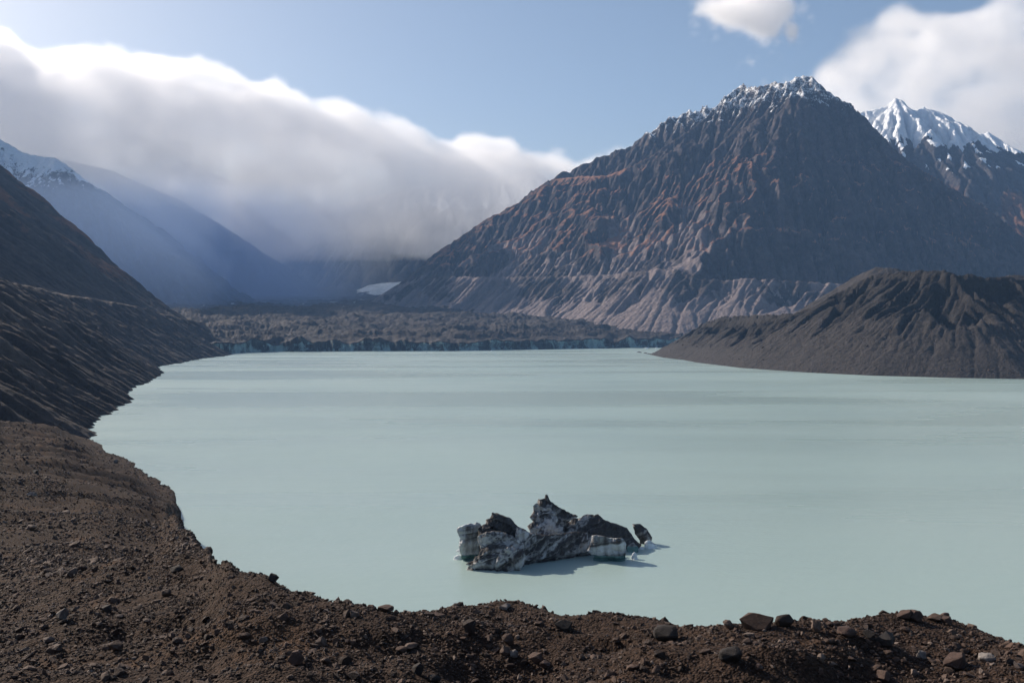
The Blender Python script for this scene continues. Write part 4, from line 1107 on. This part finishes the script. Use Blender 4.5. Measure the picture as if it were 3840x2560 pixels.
def scatter(name, label, X, Y, Z, R, meshes, flat=0.35, mat=None):
    """one object that strews stones: points with size and turn, filled by geometry nodes"""
    n = len(X)
    me = bpy.data.meshes.new(name)
    me.vertices.add(n); me.vertices.foreach_set('co', np.stack([X, Y, Z], 1).astype(np.float32).ravel())
    r = np.random.default_rng(n)
    sc = R[:, None] * np.stack([np.ones(n) * 1.1, 0.75 + 0.4 * r.random(n), 0.7 + 0.5 * r.random(n)], 1)
    ro = np.stack([r.normal(size=n) * flat, r.normal(size=n) * flat, r.random(n) * 6.283], 1)
    for an, av in (('scl', sc), ('rot', ro)):
        at = me.attributes.new(an, 'FLOAT_VECTOR', 'POINT'); at.data.foreach_set('vector', av.astype(np.float32).ravel())
    at = me.attributes.new('pick', 'INT', 'POINT'); at.data.foreach_set('value', r.integers(0, len(meshes), n).astype(np.int32))
    o = bpy.data.objects.new(name, me); COL.objects.link(o)
    ng = bpy.data.node_groups.new(name, 'GeometryNodeTree')
    ng.interface.new_socket('Geometry', in_out='INPUT', socket_type='NodeSocketGeometry')
    ng.interface.new_socket('Geometry', in_out='OUTPUT', socket_type='NodeSocketGeometry')
    N, L = ng.nodes.new, ng.links.new
    gi, go = N('NodeGroupInput'), N('NodeGroupOutput')
    jn = N('GeometryNodeJoinGeometry')
    for m in meshes:
        so = bpy.data.objects.new(m.name, m)
        if mat:
            so.material_slots[0].link = 'OBJECT'; so.material_slots[0].material = mat
        oi = N('GeometryNodeObjectInfo'); oi.inputs['Object'].default_value = so; oi.inputs['As Instance'].default_value = True
        L(oi.outputs['Geometry'], jn.inputs[0])
    ip = N('GeometryNodeInstanceOnPoints'); ip.inputs['Pick Instance'].default_value = True
    def named(nm, typ):
        a = N('GeometryNodeInputNamedAttribute'); a.data_type = typ; a.inputs[0].default_value = nm; return a.outputs[0]
    L(gi.outputs[0], ip.inputs['Points']); L(jn.outputs[0], ip.inputs['Instance'])
    L(named('pick', 'INT'), ip.inputs['Instance Index'])
    e2r = N('FunctionNodeEulerToRotation'); L(named('rot', 'FLOAT_VECTOR'), e2r.inputs[0])
    L(e2r.outputs[0], ip.inputs['Rotation']); L(named('scl', 'FLOAT_VECTOR'), ip.inputs['Scale'])
    L(ip.outputs[0], go.inputs[0])
    md = o.modifiers.new('scatter', 'NODES'); md.node_group = ng
    return tag(o, label, kind='stuff')
scatter('loose_stones', 'countless loose brown stones and gravel covering the near moraine bank', SX[rest], SY[rest], SZ[rest], SR[rest], small)

# scattered blocks on the right moraine wall
n = 5200
bx, by = 480 + rng.random(n) * 1500, 1750 + rng.random(n) * 1700
bz = bilinear(*RM, bx, by)
k = bz > 1
br = 0.7 * (1 - rng.random(n)) ** -0.42
br = np.minimum(br, 4.5)
scatter('moraine_wall_blocks', 'pale blocks strewn over the right moraine wall', bx[k], by[k], bz[k] + 0.2 * br[k], br[k], small, 0.5)
for px, py, w, hgt, d, mt, lab in ((3533, 1152, 22, 14, 2330, red_mat, 'reddish block perched high on the right moraine wall'), (3199, 1173, 15, 10, 2600, pale_mat, 'pale block on the bench of the right moraine wall'), (3318, 1265, 10, 8, 2380, pale_mat, 'small pale block low on the scree of the right moraine wall')):
    # walk out along the pixel until it meets the wall
    dd = np.linspace(1900, 3200, 2600); x = (px - CX) / FOC * dd
    g = bilinear(*RM, x, dd) - (EYE - (py - HZ) / FOC * dd)
    kk = int(np.argmax(g >= 0)); d = dd[kk] if g[kk] >= 0 else d
    o = bpy.data.objects.new('boulder', large[int(px) % 10]); COL.objects.link(o)
    o.location = ((px - CX) / FOC * d, d, EYE - (py - HZ) / FOC * d)
    o.scale = (w / FOC * d / 2, w / FOC * d / 2, hgt / FOC * d / 2 * 1.3)
    o.material_slots[0].link = 'OBJECT'; o.material_slots[0].material = mt
    tag(o, lab, 'boulder', 'blocks on the right moraine wall')
print('rocks', time.time() - T0)

# ------------------------------------------------------------------ haze
hz = NT('valley_haze')
hv = hz.n('VolumePrincipled', {'Color': (0.34, 0.58, 1.0, 1.0), 'Density': 2.3e-5, 'Anisotropy': 0.0})
hz.t.links.new(hv.outputs[0], hz.out.inputs['Volume'])
hx, hy0, hy1, hb, ht = 9500.0, -600.0, 13950.0, -62.0, 3300.0
hvv = [(x, y, z) for z in (hb, ht) for x, y in ((-hx, hy0), (hx, hy0), (hx, hy1), (-hx, hy1))]
tag(mesh_object('haze', hvv, [(3, 2, 1, 0), (4, 5, 6, 7), (0, 1, 5, 4), (1, 2, 6, 5), (2, 3, 7, 6), (3, 0, 4, 7)], hz.mat, smooth=False),
    'thin blue haze filling the valley', kind='stuff')

# ------------------------------------------------------------------ clouds: voxel grids filled from noise
def cloud(name, label, x0, x1, y0, y1, z0, z1, vox, density, color=(1, 1, 1), aniso=0.3):
    """density(X, Y, Z) -> array; becomes a fog grid of its own"""
    nx, ny, nz = (max(8, int(round((b - a) / vox))) for a, b in ((x0, x1), (y0, y1), (z0, z1)))
    xs, ys, zs = (np.linspace(a, b, n, dtype=np.float32) for a, b, n in ((x0, x1, nx), (y0, y1, ny), (z0, z1, nz)))
    Zg, Yg, Xg = np.meshgrid(zs, ys, xs, indexing='ij')
    den = density(Xg, Yg, Zg).astype(np.float32)
    den[0] = den[-1] = 0; den[:, 0] = den[:, -1] = 0; den[:, :, 0] = den[:, :, -1] = 0
    src = bpy.data.meshes.new(name + '_grid')
    src.vertices.add(nx * ny * nz)
    at = src.attributes.new('fog', 'FLOAT', 'POINT')
    at.data.foreach_set('value', den.ravel())
    so = bpy.data.objects.new(name + '_grid', src)
    ng = bpy.data.node_groups.new(name, 'GeometryNodeTree')
    ng.interface.new_socket('Geometry', in_out='INPUT', socket_type='NodeSocketGeometry')
    ng.interface.new_socket('Geometry', in_out='OUTPUT', socket_type='NodeSocketGeometry')
    N, L = ng.nodes.new, ng.links.new
    go = N('NodeGroupOutput')
    oi = N('GeometryNodeObjectInfo'); oi.inputs['Object'].default_value = so
    vc = N('GeometryNodeVolumeCube')
    vc.inputs['Min'].default_value = (x0, y0, z0); vc.inputs['Max'].default_value = (x1, y1, z1)
    for k, v in (('X', nx), ('Y', ny), ('Z', nz)):
        vc.inputs['Resolution ' + k].default_value = v
    pos = N('GeometryNodeInputPosition')
    sub = N('ShaderNodeVectorMath'); sub.operation = 'SUBTRACT'; L(pos.outputs[0], sub.inputs[0]); sub.inputs[1].default_value = (x0, y0, z0)
    mul = N('ShaderNodeVectorMath'); mul.operation = 'MULTIPLY'; L(sub.outputs[0], mul.inputs[0])
    mul.inputs[1].default_value = ((nx - 1) / (x1 - x0), (ny - 1) / (y1 - y0), (nz - 1) / (z1 - z0))
    sep = N('ShaderNodeSeparateXYZ'); L(mul.outputs[0], sep.inputs[0])
    def rnd(s):
        m = N('ShaderNodeMath'); m.operation = 'ROUND'; L(s, m.inputs[0]); return m.outputs[0]
    def mad(a, k, b):
        m = N('ShaderNodeMath'); m.operation = 'MULTIPLY'; L(a, m.inputs[0]); m.inputs[1].default_value = k
        q = N('ShaderNodeMath'); q.operation = 'ADD'; L(m.outputs[0], q.inputs[0]); L(b, q.inputs[1]); return q.outputs[0]
    # integer arithmetic keeps large grids exact
    def toint(s):
        c = N('FunctionNodeFloatToInt'); c.rounding_mode = 'ROUND'; L(s, c.inputs[0]); return c.outputs[0]
    def imad(a, k, b):
        m = N('FunctionNodeIntegerMath'); m.operation = 'MULTIPLY'; L(a, m.inputs[0]); m.inputs[1].default_value = k
        q = N('FunctionNodeIntegerMath'); q.operation = 'ADD'; L(m.outputs[0], q.inputs[0]); L(b, q.inputs[1]); return q.outputs[0]
    idx = imad(imad(toint(sep.outputs[2]), ny, toint(sep.outputs[1])), nx, toint(sep.outputs[0]))
    na = N('GeometryNodeInputNamedAttribute'); na.data_type = 'FLOAT'; na.inputs[0].default_value = 'fog'
    si = N('GeometryNodeSampleIndex'); si.data_type = 'FLOAT'; si.domain = 'POINT'; si.clamp = True
    L(oi.outputs['Geometry'], si.inputs['Geometry']); L(na.outputs[0], si.inputs['Value']); L(idx, si.inputs['Index'])
    L(si.outputs[0], vc.inputs['Density'])
    cm = NT(name + '_vapour')
    pv = cm.n('VolumePrincipled', {'Color': (*color, 1.0), 'Density': 1.0, 'Anisotropy': aniso, 'Density Attribute': 'density'})
    cm.t.links.new(pv.outputs[0], cm.out.inputs['Volume'])
    sm = N('GeometryNodeSetMaterial'); sm.inputs['Material'].default_value = cm.mat
    L(vc.outputs[0], sm.inputs[0]); L(sm.outputs[0], go.inputs[0])
    vol = bpy.data.volumes.new(name)
    vol.materials.append(cm.mat)
    o = bpy.data.objects.new(name, vol)
    COL.objects.link(o)
    mod = o.modifiers.new('fog', 'NODES'); mod.node_group = ng
    return tag(o, label, 'cloud')

TOPC = [(-900, -150), (-500, -60), (-200, 40), (0, 120), (120, 185), (220, 238), (350, 228), (440, 218), (540, 216), (620, 240), (700, 258), (800, 268), (860, 280), (950, 325), (1020, 342), (1100, 338), (1140, 375), (1165, 410), (1240, 402), (1330, 398), (1400, 432), (1550, 470), (1600, 520), (1650, 545),
        (1720, 535), (1850, 545), (1920, 540), (1960, 585), (2050, 572), (2150, 615), (2240, 580), (2350, 560), (2500, 600), (2700, 680)]
def bank(X, Y, Z):
    px = X / Y * FOC + CX
    py = HZ - (Z - EYE) / Y * FOC
    # the crest of the bank hangs over y = 10 200 m; it is lower in front of and behind that line
    xr = X / 10200.0 * FOC + CX
    ztop = EYE - (np.interp(xr, [t[0] for t in TOPC], [t[1] for t in TOPC]) - HZ) / FOC * 10200.0
    ztop = ztop - 0.00018 * (Y - 10200.0) ** 2 * np.where(Y < 10200, 1.2, 0.6)
    n1 = fbm3(X / 620, Y / 620, Z / 520, 5, 0.55)
    n0 = fbm3(X / 1700, Y / 1700, Z / 1500, 2)
    puff = sstep(0, 500, X + 6500)
    fr = 700 * sstep(-3200, -1200, X)
    n2 = fbm3(X / 240, Y / 240 + 5, Z / 200, 3, 0.55)
    edge = (ztop + 230 * n1 + 95 * n2 + 70 * n0 - Z)
    d = sstep(0, 60, edge) * (1 + 1.0 * np.exp(-np.clip(edge, 0, None) / 220.0))
    base = 330 + 260 * n0 + 0.06 * (X + 2000).clip(-3000, 2000)
    low = sstep(base - 150, base + 950, Z + 190 * n1)
    return d * (0.25 + 0.75 * low) * low * 0.0018 * sstep(-0.55, 0.30, n1 + 0.3 * n0 + 0.3 * n2) * sstep(8100 + fr, 8900 + fr, Y + 350 * n0) * sstep(11500, 10900, Y)
cloud('cloud', 'long white cloud bank pouring over the left ridges into the valley', -7400, 2600, 7800, 11600, 150, 3200, 41, bank, color=(0.984, 0.984, 0.988), aniso=0.42)
def mist(X, Y, Z):
    n = fbm3(X / 1500, Y / 1500, Z / 900, 3)
    return 1.05e-3 * (1 + 0.5 * n) * sstep(5200, 6900, Y) * sstep(8500, 8000, Y) * sstep(-900, -1900, X) * sstep(1500, 350, Z)
tag(cloud('valley_mist', 'blue mist hanging before the far left ridges', -7000, -300, 4500, 9400, 10, 2000, 130, mist, color=(0.52, 0.68, 0.98), aniso=0.0), kind='stuff')

def right_cloud(X, Y, Z):
    px = X / Y * FOC + CX
    py = HZ - (Z - EYE) / Y * FOC
    lim = np.interp(px, [3020, 3100, 3180, 3240, 3300, 3380, 3440, 3560, 3700, 3900], [330, 235, 170, 110, 70, 40, 55, 20, -40, -120])
    n1 = fbm3(X / 760, Y / 760, Z / 560, 5, 0.6); n0 = fbm3(X / 2400, Y / 2400, Z / 2000, 2)
    e = (py - lim) + 130 * n1 + 50 * n0
    hole = 0.6 * np.exp(-(((px - 3400) / 110) ** 2 + ((py - 140) / 40) ** 2)) + np.exp(-(((px - 3600) / 150) ** 2 + ((py - 10) / 40) ** 2))
    body = sstep(-15, 70, e - 140 * hole) * sstep(760, 560, py + 90 * n1)
    return body * 0.0017 * sstep(-0.28, 0.32, n1 + 0.3 * n0) * sstep(14200, 14900, Y + 500 * n0) * sstep(17800, 17000, Y)
cloud('cloud', 'big grey-white cloud rising behind the snowy mountain on the right', 4300, 12500, 14000, 18000, 1900, 5400, 62, right_cloud, aniso=0.5)

def small_cloud(X, Y, Z):
    px = X / Y * FOC + CX
    py = HZ - (Z - EYE) / Y * FOC
    n1 = fbm3(X / 380, Y / 380, Z / 300, 5, 0.62)
    blobs = [(2800, 25, 130, 55), (2740, 45, 70, 30), (2870, 95, 62, 40), (2890, 10, 60, 50), (2968, 118, 18, 26)]
    b = sum(np.exp(-(((px - a) / (1.2 * c)) ** 2 + ((py - q) / (1.2 * e)) ** 2)) for a, q, c, e in blobs)
    return sstep(0.36, 1.15, b + 1.5 * n1) * 0.0030 * sstep(14500, 14900, Y + 300 * n1) * sstep(16000, 15600, Y)
cloud('cloud', 'small white cloud alone in the blue above the brown summit', 2700, 4800, 14400, 16100, 4100, 5700, 42, small_cloud)
print('clouds', time.time() - T0)
